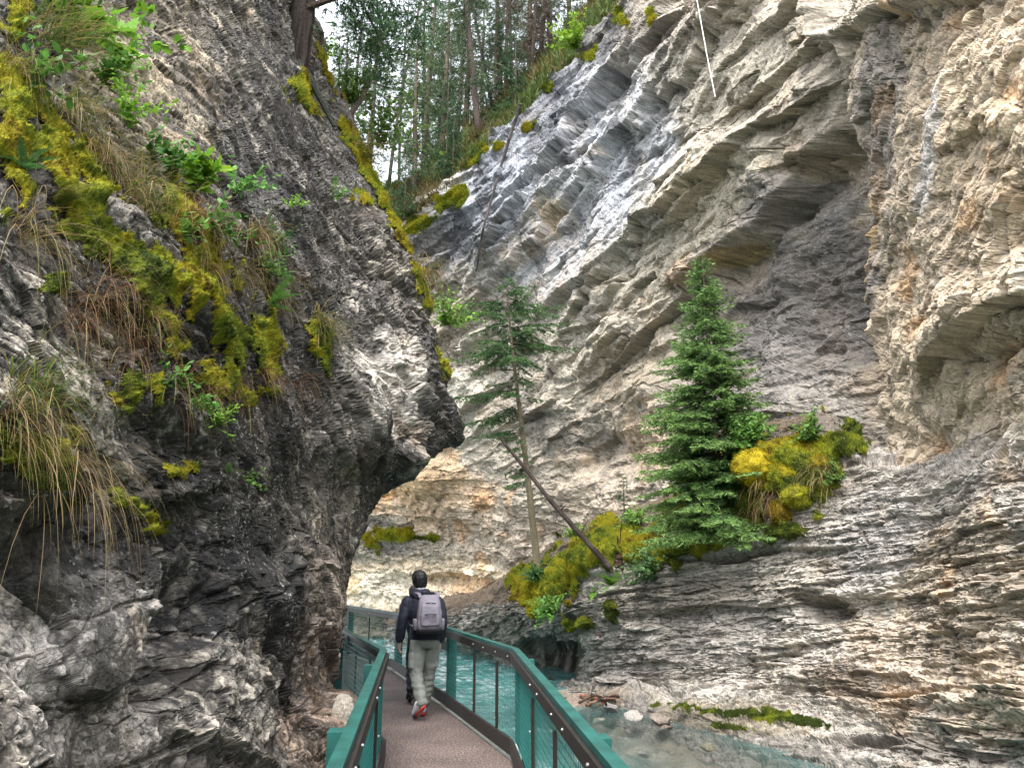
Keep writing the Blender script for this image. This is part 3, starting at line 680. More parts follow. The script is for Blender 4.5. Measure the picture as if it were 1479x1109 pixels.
# ------------------------------------------------------------------ forested slope above the far wall
rd = np.array([32,31.8,30.7,29.7,29.1,28.6,28.4,27.8,26.6,25.2,24.2,22,20,10], float) * 1.0
RP = np.array([P(x, y + 16, d + 0.5) for (x, y), d in zip(rim, rd)])[:13]
RP = np.concatenate([[RP[0] + np.array([-14, 2, -1.0])], [RP[0] + np.array([-5, 1, -0.3])], RP])
NU, NV = 240, 200
s_ = np.interp(np.linspace(0, 1, NV), [0, .5, 1], [0, 9, 60])
RPi = catmull(RP, params([8, 5] + [6] * 12, NU), 0)
rise = np.interp(s_, [0, 1.2, 4, 10, 22, 60], [0, 1.5, 4.1, 6.6, 9.0, 13])
dirb = np.array([-0.12, 1.0, 0.0])
G = RPi[:, None, :] + s_[None, :, None] * dirb[None, None] + rise[None, :, None] * np.array([0, 0, 1.0])
G = G.astype(np.float32)
n_md = fbm(G * 0.8, 4, 131); n_hi = fbm(G * 4, 4, 132)
G[..., 2] += 1.1 * (n_md - 0.5) + 0.25 * (n_hi - 0.5)
c1 = np.array([0.085, 0.062, 0.038], np.float32); c2 = np.array([0.07, 0.085, 0.025], np.float32); c3 = np.array([0.17, 0.15, 0.13], np.float32)
m = sstep(0.42, 0.6, n_md)[..., None]; m3 = sstep(0.58, 0.66, fbm(G * 1.7, 4, 134))[..., None]
col = (c1 * (1 - m) + c2 * m) * (1 - 0.7 * m3) + c3 * 0.7 * m3
hill_nr = grid_normals(G, False)
if hill_nr[..., 2].mean() < 0: hill_nr = -hill_nr; HF = True
else: HF = False
SH = finish('hillside', G, hill_nr, np.zeros(G.shape[:2], np.float32), col, M_SOIL, None, HF, 'steep forest floor above the pale far wall')
def hill_z(x, y):
    d = (SH.pos[..., 0] - x) ** 2 + (SH.pos[..., 1] - y) ** 2
    return float(SH.pos.reshape(-1, 3)[np.argmin(d)][2])

# ------------------------------------------------------------------ river bed and river
NX, NY = 300, 460
gx = np.linspace(-16, 14, NX); gy = np.interp(np.linspace(0, 1, NY), [0, .15, 1], [-14, 3, 40])
X, Y = np.meshgrid(gx, gy, indexing='ij')
pp = np.stack([X, Y, X * 0], -1).astype(np.float32)
d1, d2, r1, r2, tl = cells(pp * np.array([2.6, 2.6, 1], np.float32) + np.array([0, 0, 0.5], np.float32), 7)
e1, e2, q1, q2, tq = cells(pp * np.array([7, 7, 1], np.float32) + np.array([0, 0, 0.5], np.float32), 8)
shoal = np.exp(-(((X - 2.2 + 0.22 * (Y - 14)) / 2.0) ** 2))
Z = WZ - 0.75 + 0.38 * shoal * sstep(26, 16, Y) + 0.30 * np.clip(0.7 - d1, 0, 1) * (r1 > 0.45) + 0.10 * np.clip(0.7 - e1, 0, 1) + 0.3 * (fbm(pp * 0.5, 3, 5) - 0.5)
bc = 0.34 * np.stack([0.20 + 0.2 * r2 + 0.14 * q2, 0.20 + 0.16 * r2 + 0.12 * q2, 0.16 + 0.1 * r2 + 0.09 * q2], -1) * (0.6 + 0.8 * (r1 * .6 + q1 * .4))[..., None]
make_mesh('riverbed', np.stack([X, Y, Z], -1).reshape(-1, 3), [grid_faces(NX, NY)[:, ::-1]], M_ROCK, bc.reshape(-1, 3).astype(np.float32), None, True)
tag(bpy.data.objects['riverbed'], 'stony bed of the shallow river', 'riverbed', None, 'structure')
NX, NY = 420, 620
gx = np.linspace(-16, 14, NX); gy = np.interp(np.linspace(0, 1, NY), [0, .12, .75, 1], [-14, 3, 22, 40])
X, Y = np.meshgrid(gx, gy, indexing='ij'); pp = np.stack([X, Y, X * 0], -1).astype(np.float32)
rap = sstep(14, 20, Y) * sstep(0.8, -2.0, X)                    # riffles behind the hiker
fl = np.stack([X * 2.2 + Y * 0.7, Y * 1.3 - X * 0.4, X * 0], -1).astype(np.float32)
Z = WZ + 0.05 * (fbm(fl, 3, 15) - 0.5) + 0.05 * (fbm(fl * 3.1, 3, 16) - 0.5) + rap * 0.16 * (fbm(fl * 2.0, 4, 18) - 0.5)
foam_sheen = 0.8 * sstep(0.48, 0.66, fbm(fl * np.array([1.6, 2.6, 1], np.float32), 4, 19)) * np.clip(rap * 1.1 + 0.0, 0, 1)  # riffle foam plus white sky reflection, both painted as colour
foam_sheen = np.maximum(foam_sheen, 0.85 * sstep(0.585, 0.65, fbm(fl * 1.3 + 9, 4, 24)) * np.exp(-((Y - 13.0) / 2.2) ** 2) * np.exp(-((X + 0.2) / 1.5) ** 2))
wc = foam_sheen[..., None] * np.array([1.0, 1.0, 1.0]) * np.ones((1, 1, 3))
shal = np.clip(shoal_w := np.exp(-(((X - 2.4 + 0.22 * (Y - 14)) / 1.9) ** 2)) * sstep(19, 14, Y), 0, 1)
wc[..., 1] = shal
m, ntw, b = mat_new('river_water')
at = N(ntw, 'ShaderNodeVertexColor', layer_name='Col'); sx = N(ntw, 'ShaderNodeSeparateColor'); ntw.links.new(at.outputs['Color'], sx.inputs[0])
tc = N(ntw, 'ShaderNodeTexCoord'); nz = N(ntw, 'ShaderNodeTexNoise'); nz.inputs['Scale'].default_value = 1.1; nz.inputs['Detail'].default_value = 5
ntw.links.new(tc.outputs['Object'], nz.inputs['Vector'])
cr = N(ntw, 'ShaderNodeValToRGB'); e = cr.color_ramp.elements; e[0].position = .35; e[0].color = (0.07, 0.23, 0.225, 1); e[1].position = .68; e[1].color = (0.19, 0.38, 0.35, 1)
ntw.links.new(nz.outputs['Fac'], cr.inputs[0])
mx0 = N(ntw, 'ShaderNodeMix', data_type='RGBA'); mx0.inputs[7].default_value = (0.045, 0.072, 0.066, 1); ntw.links.new(sx.outputs[1], mx0.inputs[0]); ntw.links.new(cr.outputs[0], mx0.inputs[6])
mx = N(ntw, 'ShaderNodeMix', data_type='RGBA'); mx.inputs[7].default_value = (0.75, 0.82, 0.84, 1); ntw.links.new(sx.outputs[0], mx.inputs[0]); ntw.links.new(mx0.outputs[2], mx.inputs[6])
ntw.links.new(mx.outputs[2], b.inputs['Base Color'])
b.inputs['Roughness'].default_value = 0.06; b.inputs['IOR'].default_value = 1.33
al = N(ntw, 'ShaderNodeMath', operation='MULTIPLY_ADD'); al.inputs[1].default_value = -0.6; al.inputs[2].default_value = 0.86; ntw.links.new(sx.outputs[1], al.inputs[0])
al2 = N(ntw, 'ShaderNodeMath', operation='MAXIMUM'); ntw.links.new(al.outputs[0], al2.inputs[0]); ntw.links.new(sx.outputs[0], al2.inputs[1])
ntw.links.new(al2.outputs[0], b.inputs['Alpha'])
mp = N(ntw, 'ShaderNodeMapping'); mp.inputs['Scale'].default_value = (5, 3, 5); mp.inputs['Rotation'].default_value = (0, 0, 0.35); ntw.links.new(tc.outputs['Object'], mp.inputs[0])
n2 = N(ntw, 'ShaderNodeTexNoise'); n2.inputs['Scale'].default_value = 1.6; n2.inputs['Detail'].default_value = 5; ntw.links.new(mp.outputs[0], n2.inputs['Vector'])
bp = N(ntw, 'ShaderNodeBump'); bp.inputs['Strength'].default_value = 0.55; bp.inputs['Distance'].default_value = 0.08
ntw.links.new(n2.outputs['Fac'], bp.inputs['Height']); ntw.links.new(bp.outputs[0], b.inputs['Normal'])
M_WATER = m
make_mesh('river', np.stack([X, Y, Z], -1).reshape(-1, 3), [grid_faces(NX, NY)[:, ::-1]], M_WATER, wc.reshape(-1, 3).astype(np.float32), None, True)
tag(bpy.data.objects['river'], 'turquoise river flowing beneath the walkway', 'river', None, 'structure')

# ================================================================== WALKWAY AND RAILINGS
RZ = 1.02
def poly_at(pts, s):
    pts = np.asarray(pts, float); seg = np.linalg.norm(np.diff(pts, axis=0), axis=1); cum = np.concatenate([[0], np.cumsum(seg)])
    return np.stack([np.interp(s, cum, pts[:, k]) for k in range(pts.shape[1])], -1), cum
rl = [PZ(890, 1109, RZ), PZ(742, 936, RZ), PZ(643, 905, RZ), PZ(570, 884, RZ), PZ(497, 873.5, RZ)]
ll = [PZ(490, 1109, RZ), PZ(557, 937, RZ), PZ(482, 899.5, RZ)]
RL = np.array([q[:2] for q in rl]); LL = np.array([q[:2] for q in ll])
RL = np.concatenate([[RL[0] + (RL[0] - RL[1]) * 1.0], RL, [RL[-1] + np.array([-3.4, 1.6])]])
LL = np.concatenate([[LL[0] + (LL[0] - LL[1]) * 1.0], LL, [LL[-1] + np.array([-1.5, 1.9])], [LL[-1] + np.array([-5.2, 4.3])]])
M_DECK = None
m, nd, b = mat_new('grit_decking')
tc = N(nd, 'ShaderNodeTexCoord'); v1 = N(nd, 'ShaderNodeTexNoise'); v1.inputs['Scale'].default_value = 48; v1.inputs['Detail'].default_value = 4
v2 = N(nd, 'ShaderNodeTexNoise'); v2.inputs['Scale'].default_value = 1.6; v2.inputs['Detail'].default_value = 5
nd.links.new(tc.outputs['Object'], v1.inputs[0]); nd.links.new(tc.outputs['Object'], v2.inputs[0])
cr = N(nd, 'ShaderNodeValToRGB'); e = cr.color_ramp.elements; e[0].position = .36; e[0].color = (0.045, 0.031, 0.026, 1); e[1].position = .64; e[1].color = (0.25, 0.19, 0.165, 1)
e3 = cr.color_ramp.elements.new(0.52); e3.color = (0.115, 0.083, 0.072, 1)
nd.links.new(v1.outputs['Fac'], cr.inputs[0])
mr = N(nd, 'ShaderNodeMapRange'); mr.inputs[1].default_value = .3; mr.inputs[2].default_value = .7; mr.inputs[3].default_value = .62; mr.inputs[4].default_value = 1.2; nd.links.new(v2.outputs['Fac'], mr.inputs[0])
sc_ = N(nd, 'ShaderNodeVectorMath', operation='SCALE'); nd.links.new(cr.outputs[0], sc_.inputs[0]); nd.links.new(mr.outputs[0], sc_.inputs['Scale']); nd.links.new(sc_.outputs[0], b.inputs['Base Color'])
b.inputs['Roughness'].default_value = 0.85
bp = N(nd, 'ShaderNodeBump'); bp.inputs['Strength'].default_value = .5; bp.inputs['Distance'].default_value = .004; nd.links.new(v1.outputs['Fac'], bp.inputs['Height']); nd.links.new(bp.outputs[0], b.inputs['Normal'])
M_DECK = m
M_TEAL = mat_plain('teal_steel_paint', (0.013, 0.080, 0.067), 0.5, 0.35, 6, 0.05, 60)
M_TEALD = mat_plain('dark_teal_paint', (0.008, 0.055, 0.052), 0.45, 0.2, 6, 0.05, 60)
M_BROWN = mat_plain('brown_board', (0.018, 0.0135, 0.011), 0.6, 0.25, 9, 0.1, 40)
M_WIRE = mat_plain('coated_wire', (0.02, 0.13, 0.115), 0.5, 0.1, 10)
M_BOLT = mat_plain('galvanised_bolt', (0.55, 0.55, 0.53), 0.35, 0.1, 10, metal=0.8)
M_BEAM = mat_plain('concrete_edge', (0.30, 0.31, 0.27), 0.85, 0.2, 5, 0.3, 40)
def resample(pl, step):
    pl = np.asarray(pl, float); L = np.linalg.norm(np.diff(pl, axis=0), axis=1).sum()
    return poly_at(pl, np.linspace(0, L, int(L / step) + 2))[0]
# deck between the two rails
nd_ = 40
Ls = poly_at(LL, np.linspace(0, poly_at(LL, 0)[1][-1], nd_))[0]; 
def inset(pl, a):
    pl = np.asarray(pl, float); t = np.gradient(pl, axis=0); t /= np.linalg.norm(t, axis=1)[:, None]
    return pl + np.stack([t[:, 1], -t[:, 0]], -1) * a        # to the right of travel
deck_l = inset(LL, -0.06); deck_r = inset(RL, -0.03)
top = [(*p, 0.0) for p in deck_l] + [(*p, 0.0) for p in deck_r[::-1]]
bmd = bmesh.new()
vt = [bmd.verts.new(p) for p in top]; f = bmd.faces.new(vt); f.normal_update()
if f.normal.z < 0: f.normal_flip()
ex = bmesh.ops.extrude_face_region(bmd, geom=[f])
for v in [g for g in ex['geom'] if isinstance(g, bmesh.types.BMVert)]: v.co.z -= 0.09
bmesh.ops.recalc_face_normals(bmd, faces=bmd.faces)
bmesh.ops.triangulate(bmd, faces=bmd.faces)
me = bpy.data.meshes.new('walkway'); bmd.to_mesh(me); bmd.free(); me.materials.append(M_DECK)
wk = bpy.data.objects.new('walkway', me); COL.objects.link(wk); tag(wk, 'speckled brown walkway deck', 'walkway', None, 'structure')
mb = MB()
for pl, off in ((RL, 0.06), (LL, -0.04)):
    q = inset(pl, off)
    for a, c in zip(q[:-1], q[1:]): bar(mb, (*a, -0.15), (*c, -0.15), 0.13, 0.28)
for s in np.linspace(0.5, 22, 12):
    a = poly_at(LL, s)[0]; c = poly_at(RL, s)[0]; bar(mb, (*a, -0.30), (*c, -0.30), 0.12, 0.14)
tag(mb.build('walkway_beams', M_BEAM), 'pale support beams under the walkway deck', 'beam', None, 'structure')

def post_mesh(h0, h1, w1, w2):
    mb = MB(); bar(mb, (0, 0, h0), (0, 0, h1), w1, w2, up=(0, 1, 0))
    return mb
def railing(name, label, pl, side, postS, stiffS, step_post_top, mcap):
    """pl: rail centre line; side=+1 when the river side is to the right of travel"""
    root = empty(name, (pl[0][0], pl[0][1], 0.0)); tag(root, label, 'railing')
    o = np.array([pl[0][0], pl[0][1], 0.0])
    capm, brd, kick, net = MB(), MB(), MB(), MB()
    inn = inset(pl, -side * 0.02); out = inset(pl, side * 0.095)
    capl = inset(pl, side * 0.02)
    def prism(mb, line, z0, z1, wdt):
        l = inset(line, -wdt / 2); r = inset(line, wdt / 2); n = len(l)
        V = np.concatenate([[(*p, z0) for p in l], [(*p, z0) for p in r], [(*p, z1) for p in r], [(*p, z1) for p in l]]) - o
        Fq = []
        for k in range(n - 1):
            for q in range(4): Fq.append([q * n + k, ((q + 1) % 4) * n + k, ((q + 1) % 4) * n + k + 1, q * n + k + 1])
        Fq += [[0, n, 2 * n, 3 * n], [n - 1, 4 * n - 1, 3 * n - 1, 2 * n - 1]]
        mb.add(V, Fq)
    prism(capm, capl, RZ - 0.035, RZ, 0.064)
    prism(brd, inn, RZ - 0.12, RZ - 0.039, 0.03)
    prism(kick, inn, 0.05, 0.19, 0.035)
    capm.build('top_rail', mcap, root); brd.build('upper_board', M_BROWN, root); kick.build('kick_board', M_BROWN, root)
    ml = inset(pl, side * 0.012); z0, z1 = 0.19, RZ - 0.11
    R = 0.0029
    for z in np.arange(z0, z1, 0.055):
        ln = np.array([(*p, z) for p in resample(ml, 0.5)]) - o
        tube(net, ln, R, 3, cap=False)
    for p in resample(ml, 0.055):
        tube(net, np.array([(*p, z0), (*p, z1)]) - o, R, 3, cap=False)
    net.build('wire_mesh', M_WIRE, root)
    first = None
    for k, s in enumerate(postS):
        p = poly_at(out, s)[0]; q = poly_at(out, s + 0.05)[0]; an = math.atan2(q[1] - p[1], q[0] - p[0])
        if first is None: c = post_mesh(-0.45, RZ - step_post_top, 0.13, 0.11).build('post', M_TEAL, root); first = c
        else: c = first.copy(); COL.objects.link(c); c.parent = root
        c.location = (p[0] - o[0], p[1] - o[1], 0); c.rotation_euler = (0, 0, an)
    first = None; fb = None
    for s in stiffS:
        p = poly_at(inn, s)[0]; q = poly_at(inn, s + 0.05)[0]; an = math.atan2(q[1] - p[1], q[0] - p[0])
        if first is None:
            mb = MB(); bar(mb, (0, 0, 0.2), (0, 0, RZ - 0.17), 0.035, 0.022, up=(0, 1, 0)); c = mb.build('mesh_bar', M_BROWN, root); first = c
        else: c = first.copy(); COL.objects.link(c); c.parent = root
        c.location = (p[0] - o[0], p[1] - o[1], 0); c.rotation_euler = (0, 0, an)
        nrm = np.array([math.sin(an), -math.cos(an)]) * -side
        for (ds, z) in ((0, 0.62), (0, 0.3), (0, RZ - 0.08), (-0.45, RZ - 0.08)):
            pp_ = poly_at(inn, max(s + ds, 0.05))[0]
            if fb is None:
                mb = MB(); loft(mb, [((0, y, 0), r, r, (1, 0, 0), (0, 0, 1)) for y, r in ((-0.004, 0.008), (0.004, 0.008), (0.007, 0.005))], 8); cb = mb.build('bolt', M_BOLT, root); fb = cb
            else: cb = fb.copy(); COL.objects.link(cb); cb.parent = root
            off = 0.019 if z > RZ - .2 else 0.021
            cb.location = (pp_[0] - o[0] + nrm[0] * off, pp_[1] - o[1] + nrm[1] * off, z); cb.rotation_euler = (0, 0, an + (math.pi if side > 0 else 0) + math.pi)
    return root
def s_of(pl, px, py, z):
    """distance along the line of the point nearest to a rail pixel"""
    q = PZ(px, py, z)[:2]; ss = np.linspace(0, poly_at(pl, 0)[1][-1], 800); d = np.linalg.norm(poly_at(pl, ss)[0] - q, axis=1); return float(ss[np.argmin(d)])
rs = [s_of(RL, *q, RZ) for q in ((838, 1045), (748, 943), (643, 905), (567, 884), (505, 874))]
rst = [s_of(RL, *q, RZ) for q in ((862, 1075), (806, 1010), (774, 972), (722, 929), (688, 919), (600, 892), (540, 879))]
railing('railing', 'teal railing with wire mesh along the river side of the walkway', RL, 1, [0.6] + rs, [1.2] + rst, 0.055, M_TEAL)
ls = [s_of(LL, *q, RZ) for q in ((518, 1036), (551, 950), (502, 909))]
lst = [s_of(LL, *q, RZ) for q in ((512, 1050), (541, 976), (534, 925), (515, 915))]
railing('railing', 'teal railing with wire mesh on the cliff side of the walkway', LL, -1, [0.6] + ls, [1.0] + lst, 0.055, M_TEAL)

# ================================================================== PEOPLE
M_SKIN = mat_plain('skin', (0.50, 0.27, 0.20), 0.55, 0.08, 30)
M_HAIR = mat_plain('black_hair', (0.008, 0.007, 0.008), 0.5, 0.5, 140, 0.6, 200)
M_NAVY = mat_plain('navy_jacket_cloth', (0.012, 0.014, 0.026), 0.7, 0.25, 8, 0.35, 25, dist=0.01)
M_TROUS = mat_plain('grey_green_trouser_cloth', (0.19, 0.20, 0.175), 0.8, 0.14, 9, 0.3, 30, dist=0.01)
M_DTROUS = mat_plain('dark_trouser_cloth', (0.012, 0.013, 0.02), 0.8, 0.2, 9)
M_PACK = mat_plain('lilac_grey_pack_cloth', (0.17, 0.155, 0.185), 0.75, 0.12, 12, 0.3, 40, dist=0.006)
M_PACKD = mat_plain('black_pack_cloth', (0.012, 0.011, 0.014), 0.7, 0.2, 12)
M_WHITE = mat_plain('white_shoe', (0.62, 0.62, 0.66), 0.55, 0.12, 25)
M_RED = mat_plain('red_sole', (0.42, 0.02, 0.03), 0.5, 0.15, 25)
M_NAVYSOLE = mat_plain('navy_toe', (0.015, 0.015, 0.05), 0.5, 0.15, 25)
M_DSHOE = mat_plain('black_shoe', (0.01, 0.01, 0.012), 0.5, 0.15, 25)
def U(v): v = np.asarray(v, float); return v / (np.linalg.norm(v) + 1e-9)
def limb(mb, pts, rads, n=14, flat=1.0, ref=(1, 0, 0)):
    pts = np.asarray(pts, float); t = np.gradient(pts, axis=0); secs = []
    for p, tt, r in zip(pts, t, rads):
        tt = U(tt); ax = U(np.asarray(ref) - tt * (np.asarray(ref) @ tt)); ay = np.cross(tt, ax)
        secs.append((p, r, r * flat, ax, ay))
    secs = [(pts[0] - U(t[0]) * rads[0] * 0.6, rads[0] * 0.6, rads[0] * 0.6 * flat, secs[0][3], secs[0][4])] + secs + [(pts[-1] + U(t[-1]) * rads[-1] * 0.6, rads[-1] * 0.55, rads[-1] * 0.55 * flat, secs[-1][3], secs[-1][4])]
    loft(mb, secs, n)
def smooth_line(pts, n):
    return catmull(np.asarray(pts, float), np.linspace(0, len(pts) - 1, n), 0)
def solid(name, mb, mat, parent, vox, sm=4, wrinkle=None):
    """fuse overlapping forms into one continuous skin"""
    o = mb.build(name + '_tmp', mat)
    m1 = o.modifiers.new('r', 'REMESH'); m1.mode = 'VOXEL'; m1.voxel_size = vox
    m2 = o.modifiers.new('s', 'SMOOTH'); m2.iterations = sm; m2.factor = 0.5
    dg = bpy.context.evaluated_depsgraph_get()
    me = bpy.data.meshes.new_from_object(o.evaluated_get(dg))
    bpy.data.objects.remove(o)
    if wrinkle is not None:
        V = np.zeros(len(me.vertices) * 3, np.float32); me.vertices.foreach_get('co', V); V = V.reshape(-1, 3)
        Nn = np.zeros(len(V) * 3, np.float32); me.vertices.foreach_get('normal', Nn); Nn = Nn.reshape(-1, 3)
        V = V + Nn * wrinkle(V)[:, None]; me.vertices.foreach_set('co', V.ravel())
    me.materials.clear(); me.materials.append(mat)
    me.polygons.foreach_set('use_smooth', np.ones(len(me.polygons), bool)); me.update()
    q = bpy.data.objects.new(name, me); COL.objects.link(q); q.parent = parent
    return q
def hand(mb, wrist, down, palm_in, sgn):
    """palm, four curled fingers of unequal length and a thumb leaving the side of the palm"""
    d = U(down); a = U(np.asarray(palm_in) - d * (np.asarray(palm_in) @ d)); fwd = U(np.cross(a, d)) * sgn
    if fwd[1] < 0: fwd = -fwd
    secs = [(wrist + d * s, w_, t_, fwd, a) for s, w_, t_ in ((-0.02, 0.024, 0.020), (0.01, 0.030, 0.018), (0.05, 0.040, 0.016), (0.085, 0.041, 0.014), (0.095, 0.034, 0.010))]
    loft(mb, secs, 14)
    for k, (off, L) in enumerate(((0.029, 0.070), (0.010, 0.080), (-0.010, 0.075), (-0.029, 0.060))):
        b0 = wrist + d * 0.085 + fwd * off
        p = [b0, b0 + d * L * 0.42 + a * 0.006, b0 + d * L * 0.78 + a * 0.024, b0 + d * L * 0.88 + a * 0.046]
        limb(mb, smooth_line(p, 8), np.linspace(0.0095, 0.0072, 8), 8)
    b0 = wrist + d * 0.025 + fwd * 0.03
    p = [b0, b0 + fwd * 0.022 + d * 0.03 + a * 0.012, b0 + fwd * 0.026 + d * 0.062 + a * 0.022]
    limb(mb, smooth_line(p, 7), np.linspace(0.012, 0.008, 7), 8)
def shoe(root, heel, toe, up, mats, mirror=1):
    heel = np.asarray(heel, float); toe = np.asarray(toe, float); f = U(toe - heel); u = U(np.asarray(up) - f * (np.asarray(up) @ f)); r = np.cross(f, u)
    L = np.linalg.norm(toe - heel)
    up_, so = MB(), MB()
    loft(up_, [(heel + f * (s * L) + u * (0.028 + h / 2), w_, h / 2, r, u) for s, w_, h in ((-0.06, 0.02, 0.05), (-0.02, 0.036, 0.085), (0.12, 0.041, 0.10), (0.32, 0.041, 0.095), (0.5, 0.044, 0.075), (0.7, 0.048, 0.06), (0.88, 0.042, 0.045), (0.98, 0.022, 0.03))], 16)
    loft(so, [(heel + f * (s * L) + u * 0.012, w_ * .96, 0.014, r, u) for s, w_ in ((-0.08, 0.018), (-0.04, 0.038), (0.15, 0.043), (0.4, 0.040), (0.6, 0.047), (0.75, 0.050), (0.92, 0.040), (1.0, 0.018))], 18, power=3)
    s = up_.build('shoe', mats[0], root, True)
    sl = so.build('sole', mats[1], s, True)
    if len(mats) > 2:
        tp = MB()
        loft(tp, [(heel + f * (q * L) + u * 0.0135, w_, 0.019, r, u) for q, w_ in ((0.62, 0.040), (0.70, 0.0505), (0.78, 0.051), (0.92, 0.041), (1.003, 0.019))], 18, power=3)
        tp.build('toe_sole', mats[2], s, True)
    return s
def folds(V):
    p = V.astype(np.float32)
    return (0.010 * (fbm(p * np.array([7, 7, 22], np.float32), 3, 5) - 0.5) * 2 * sstep(1.0, 0.6, p[:, 2]) + 0.030 * (fbm(p * np.array([9, 9, 6], np.float32), 3, 9) - 0.5)
            + 0.005 * np.sin(p[:, 2] * 80 + 6 * fbm(p * 9, 2, 4)) * sstep(0.34, 0.22, np.abs(p[:, 2] - 0.28) + 0.1))
def jfolds(V):
    p = V.astype(np.float32); return 0.034 * (fbm(p * np.array([9, 9, 9], np.float32), 3, 25) - 0.5)
def person(label, loc, rz, pose, cloth, full=True):
    root = empty('person', loc, rz); tag(root, label, 'person')
    J = pose
    Rx, Ry = (1, 0, 0), (0, 1, 0)
    # body (one continuous figure)
    b_ = MB()
    tor = [(J['pelvis'] + np.array([0, 0, -0.09]), 0.11, 0.09), (J['pelvis'], 0.155, 0.11), (J['waist'], 0.135, 0.10), (J['chest'], 0.165, 0.115), (J['shoulder'], 0.15, 0.085), (J['neck'], 0.058, 0.058), (J['neck'] + np.array([0, 0.015, 0.07]), 0.052, 0.055)]
    loft(b_, [(c, rx, ry, Rx, Ry) for c, rx, ry in tor], 20)
    hc = J['head']; ht = J.get('headdir', np.array([0, 1, 0])); hr = U(np.cross(ht, (0, 0, 1)))
    loft(b_, [(hc + np.array([0, 0, z]) + ht * y, rx, ry, hr, ht) for z, y, rx, ry in ((-0.125, 0.035, 0.035, 0.045), (-0.10, 0.025, 0.055, 0.075), (-0.05, 0.012, 0.066, 0.088), (0.0, 0.005, 0.074, 0.095), (0.05, 0, 0.074, 0.094), (0.09, -0.004, 0.055, 0.072), (0.113, -0.006, 0.02, 0.03))], 20)
    limb(b_, [hc + ht * 0.09 + np.array([0, 0, 0.015]), hc + ht * 0.108 + np.array([0, 0, -0.018]), hc + ht * 0.10 + np.array([0, 0, -0.035])], [0.010, 0.016, 0.012], 8)   # nose
    for sg in (-1, 1):
        limb(b_, [hc + hr * sg * 0.074 + np.array([0, 0, 0.02]), hc + hr * sg * 0.082 + np.array([0, 0, -0.005]), hc + hr * sg * 0.074 + np.array([0, 0, -0.03])], [0.012, 0.016, 0.009], 8)
        limb(b_, [hc + ht * 0.083 + hr * sg * 0.02 + np.array([0, 0, -0.063]), hc + ht * 0.088 + np.array([0, 0, -0.061])], [0.006, 0.008], 6)  # lips
    for k in ('l', 'r'):
        sh, el, wr_ = J['sh' + k], J['el' + k], J['wr' + k]
        limb(b_, smooth_line([sh, el, wr_], 14), np.interp(np.linspace(0, 1, 14), [0, .5, 1], [0.052, 0.040, 0.027]))
        hand(b_, wr_, U(wr_ - el) * 0.7 + np.array([0, 0.05, -0.3]), np.array([1, 0, 0]) * (1 if k == 'l' else -1), 1 if k == 'l' else -1)
        limb(b_, smooth_line([J['hip' + k], J['kn' + k], J['an' + k]], 16), np.interp(np.linspace(0, 1, 16), [0, .5, .7, 1], [0.085, 0.055, 0.052, 0.036]))
        limb(b_, [J['an' + k], J['an' + k] * 0.4 + J['toe' + k] * 0.6, J['toe' + k]], [0.036, 0.036, 0.022])
    solid('body', b_, M_SKIN, root, 0.0085, 2)
    # eyes on the face side
    # hair
    h_ = MB()
    loft(h_, [(hc + np.array([0, 0, z]) + ht * y, rx, ry, hr, ht) for z, y, rx, ry in ((-0.09, -0.04, 0.058, 0.045), (-0.06, -0.036, 0.078, 0.066), (-0.01, -0.024, 0.095, 0.086), (0.04, -0.012, 0.101, 0.104), (0.09, -0.006, 0.092, 0.104), (0.128, -0.008, 0.062, 0.075), (0.143, -0.008, 0.026, 0.035))], 24)
    solid('hair', h_, M_HAIR, root, 0.007, 2, lambda V: 0.013 * (fbm(V.astype(np.float32) * np.array([45, 45, 18], np.float32), 4, 3) - 0.5) * 2)
    # trousers
    t_ = MB()
    loft(t_, [(J['pelvis'] + np.array([0, 0, z]), rx, ry, Rx, Ry) for z, rx, ry in ((0.10, 0.165, 0.125), (0.02, 0.18, 0.14), (-0.06, 0.175, 0.14), (-0.12, 0.12, 0.11))], 24)
    for k in ('l', 'r'):
        limb(t_, smooth_line([J['hip' + k], J['kn' + k], J['an' + k] + (J['kn' + k] - J['an' + k]) * 0.08], 22), np.interp(np.linspace(0, 1, 22), [0, .25, .5, .75, 1], [0.100, 0.098, 0.080, 0.077, 0.074]), 18)
        if full:
            kd = -1 if k == 'l' else 1
            c = J['hip' + k] * 0.45 + J['kn' + k] * 0.55
            loft(t_, [(c + np.array([kd * 0.075, 0, z]), 0.03, 0.07, Rx, Ry) for z in (-0.09, -0.08, 0.07, 0.08)], 14, power=5)
    solid('trousers', t_, cloth['trousers'], root, 0.010, 3, folds)
    # jacket
    j_ = MB()
    jt = [(J['pelvis'] + np.array([0, 0, -0.02]), 0.20, 0.15), (J['pelvis'] + np.array([0, 0, 0.06]), 0.20, 0.155), (J['waist'], 0.195, 0.15), (J['chest'], 0.215, 0.155), (J['shoulder'] + np.array([0, 0, -0.02]), 0.185, 0.12), (J['shoulder'] + np.array([0, 0, 0.05]), 0.12, 0.095), (J['neck'] + np.array([0, 0, 0.01]), 0.075, 0.078)]
    loft(j_, [(c, rx, ry, Rx, Ry) for c, rx, ry in jt], 28)
    for k in ('l', 'r'):
        limb(j_, smooth_line([J['sh' + k], J['el' + k], J['wr' + k] + U(J['el' + k] - J['wr' + k]) * 0.01], 18), np.interp(np.linspace(0, 1, 18), [0, .15, .5, 1], [0.075, 0.080, 0.066, 0.050]), 16)
    solid('jacket', j_, cloth['jacket'], root, 0.011, 3, jfolds)
    hd = MB()                                                     # hood lying on the shoulders
    nb = J['neck']
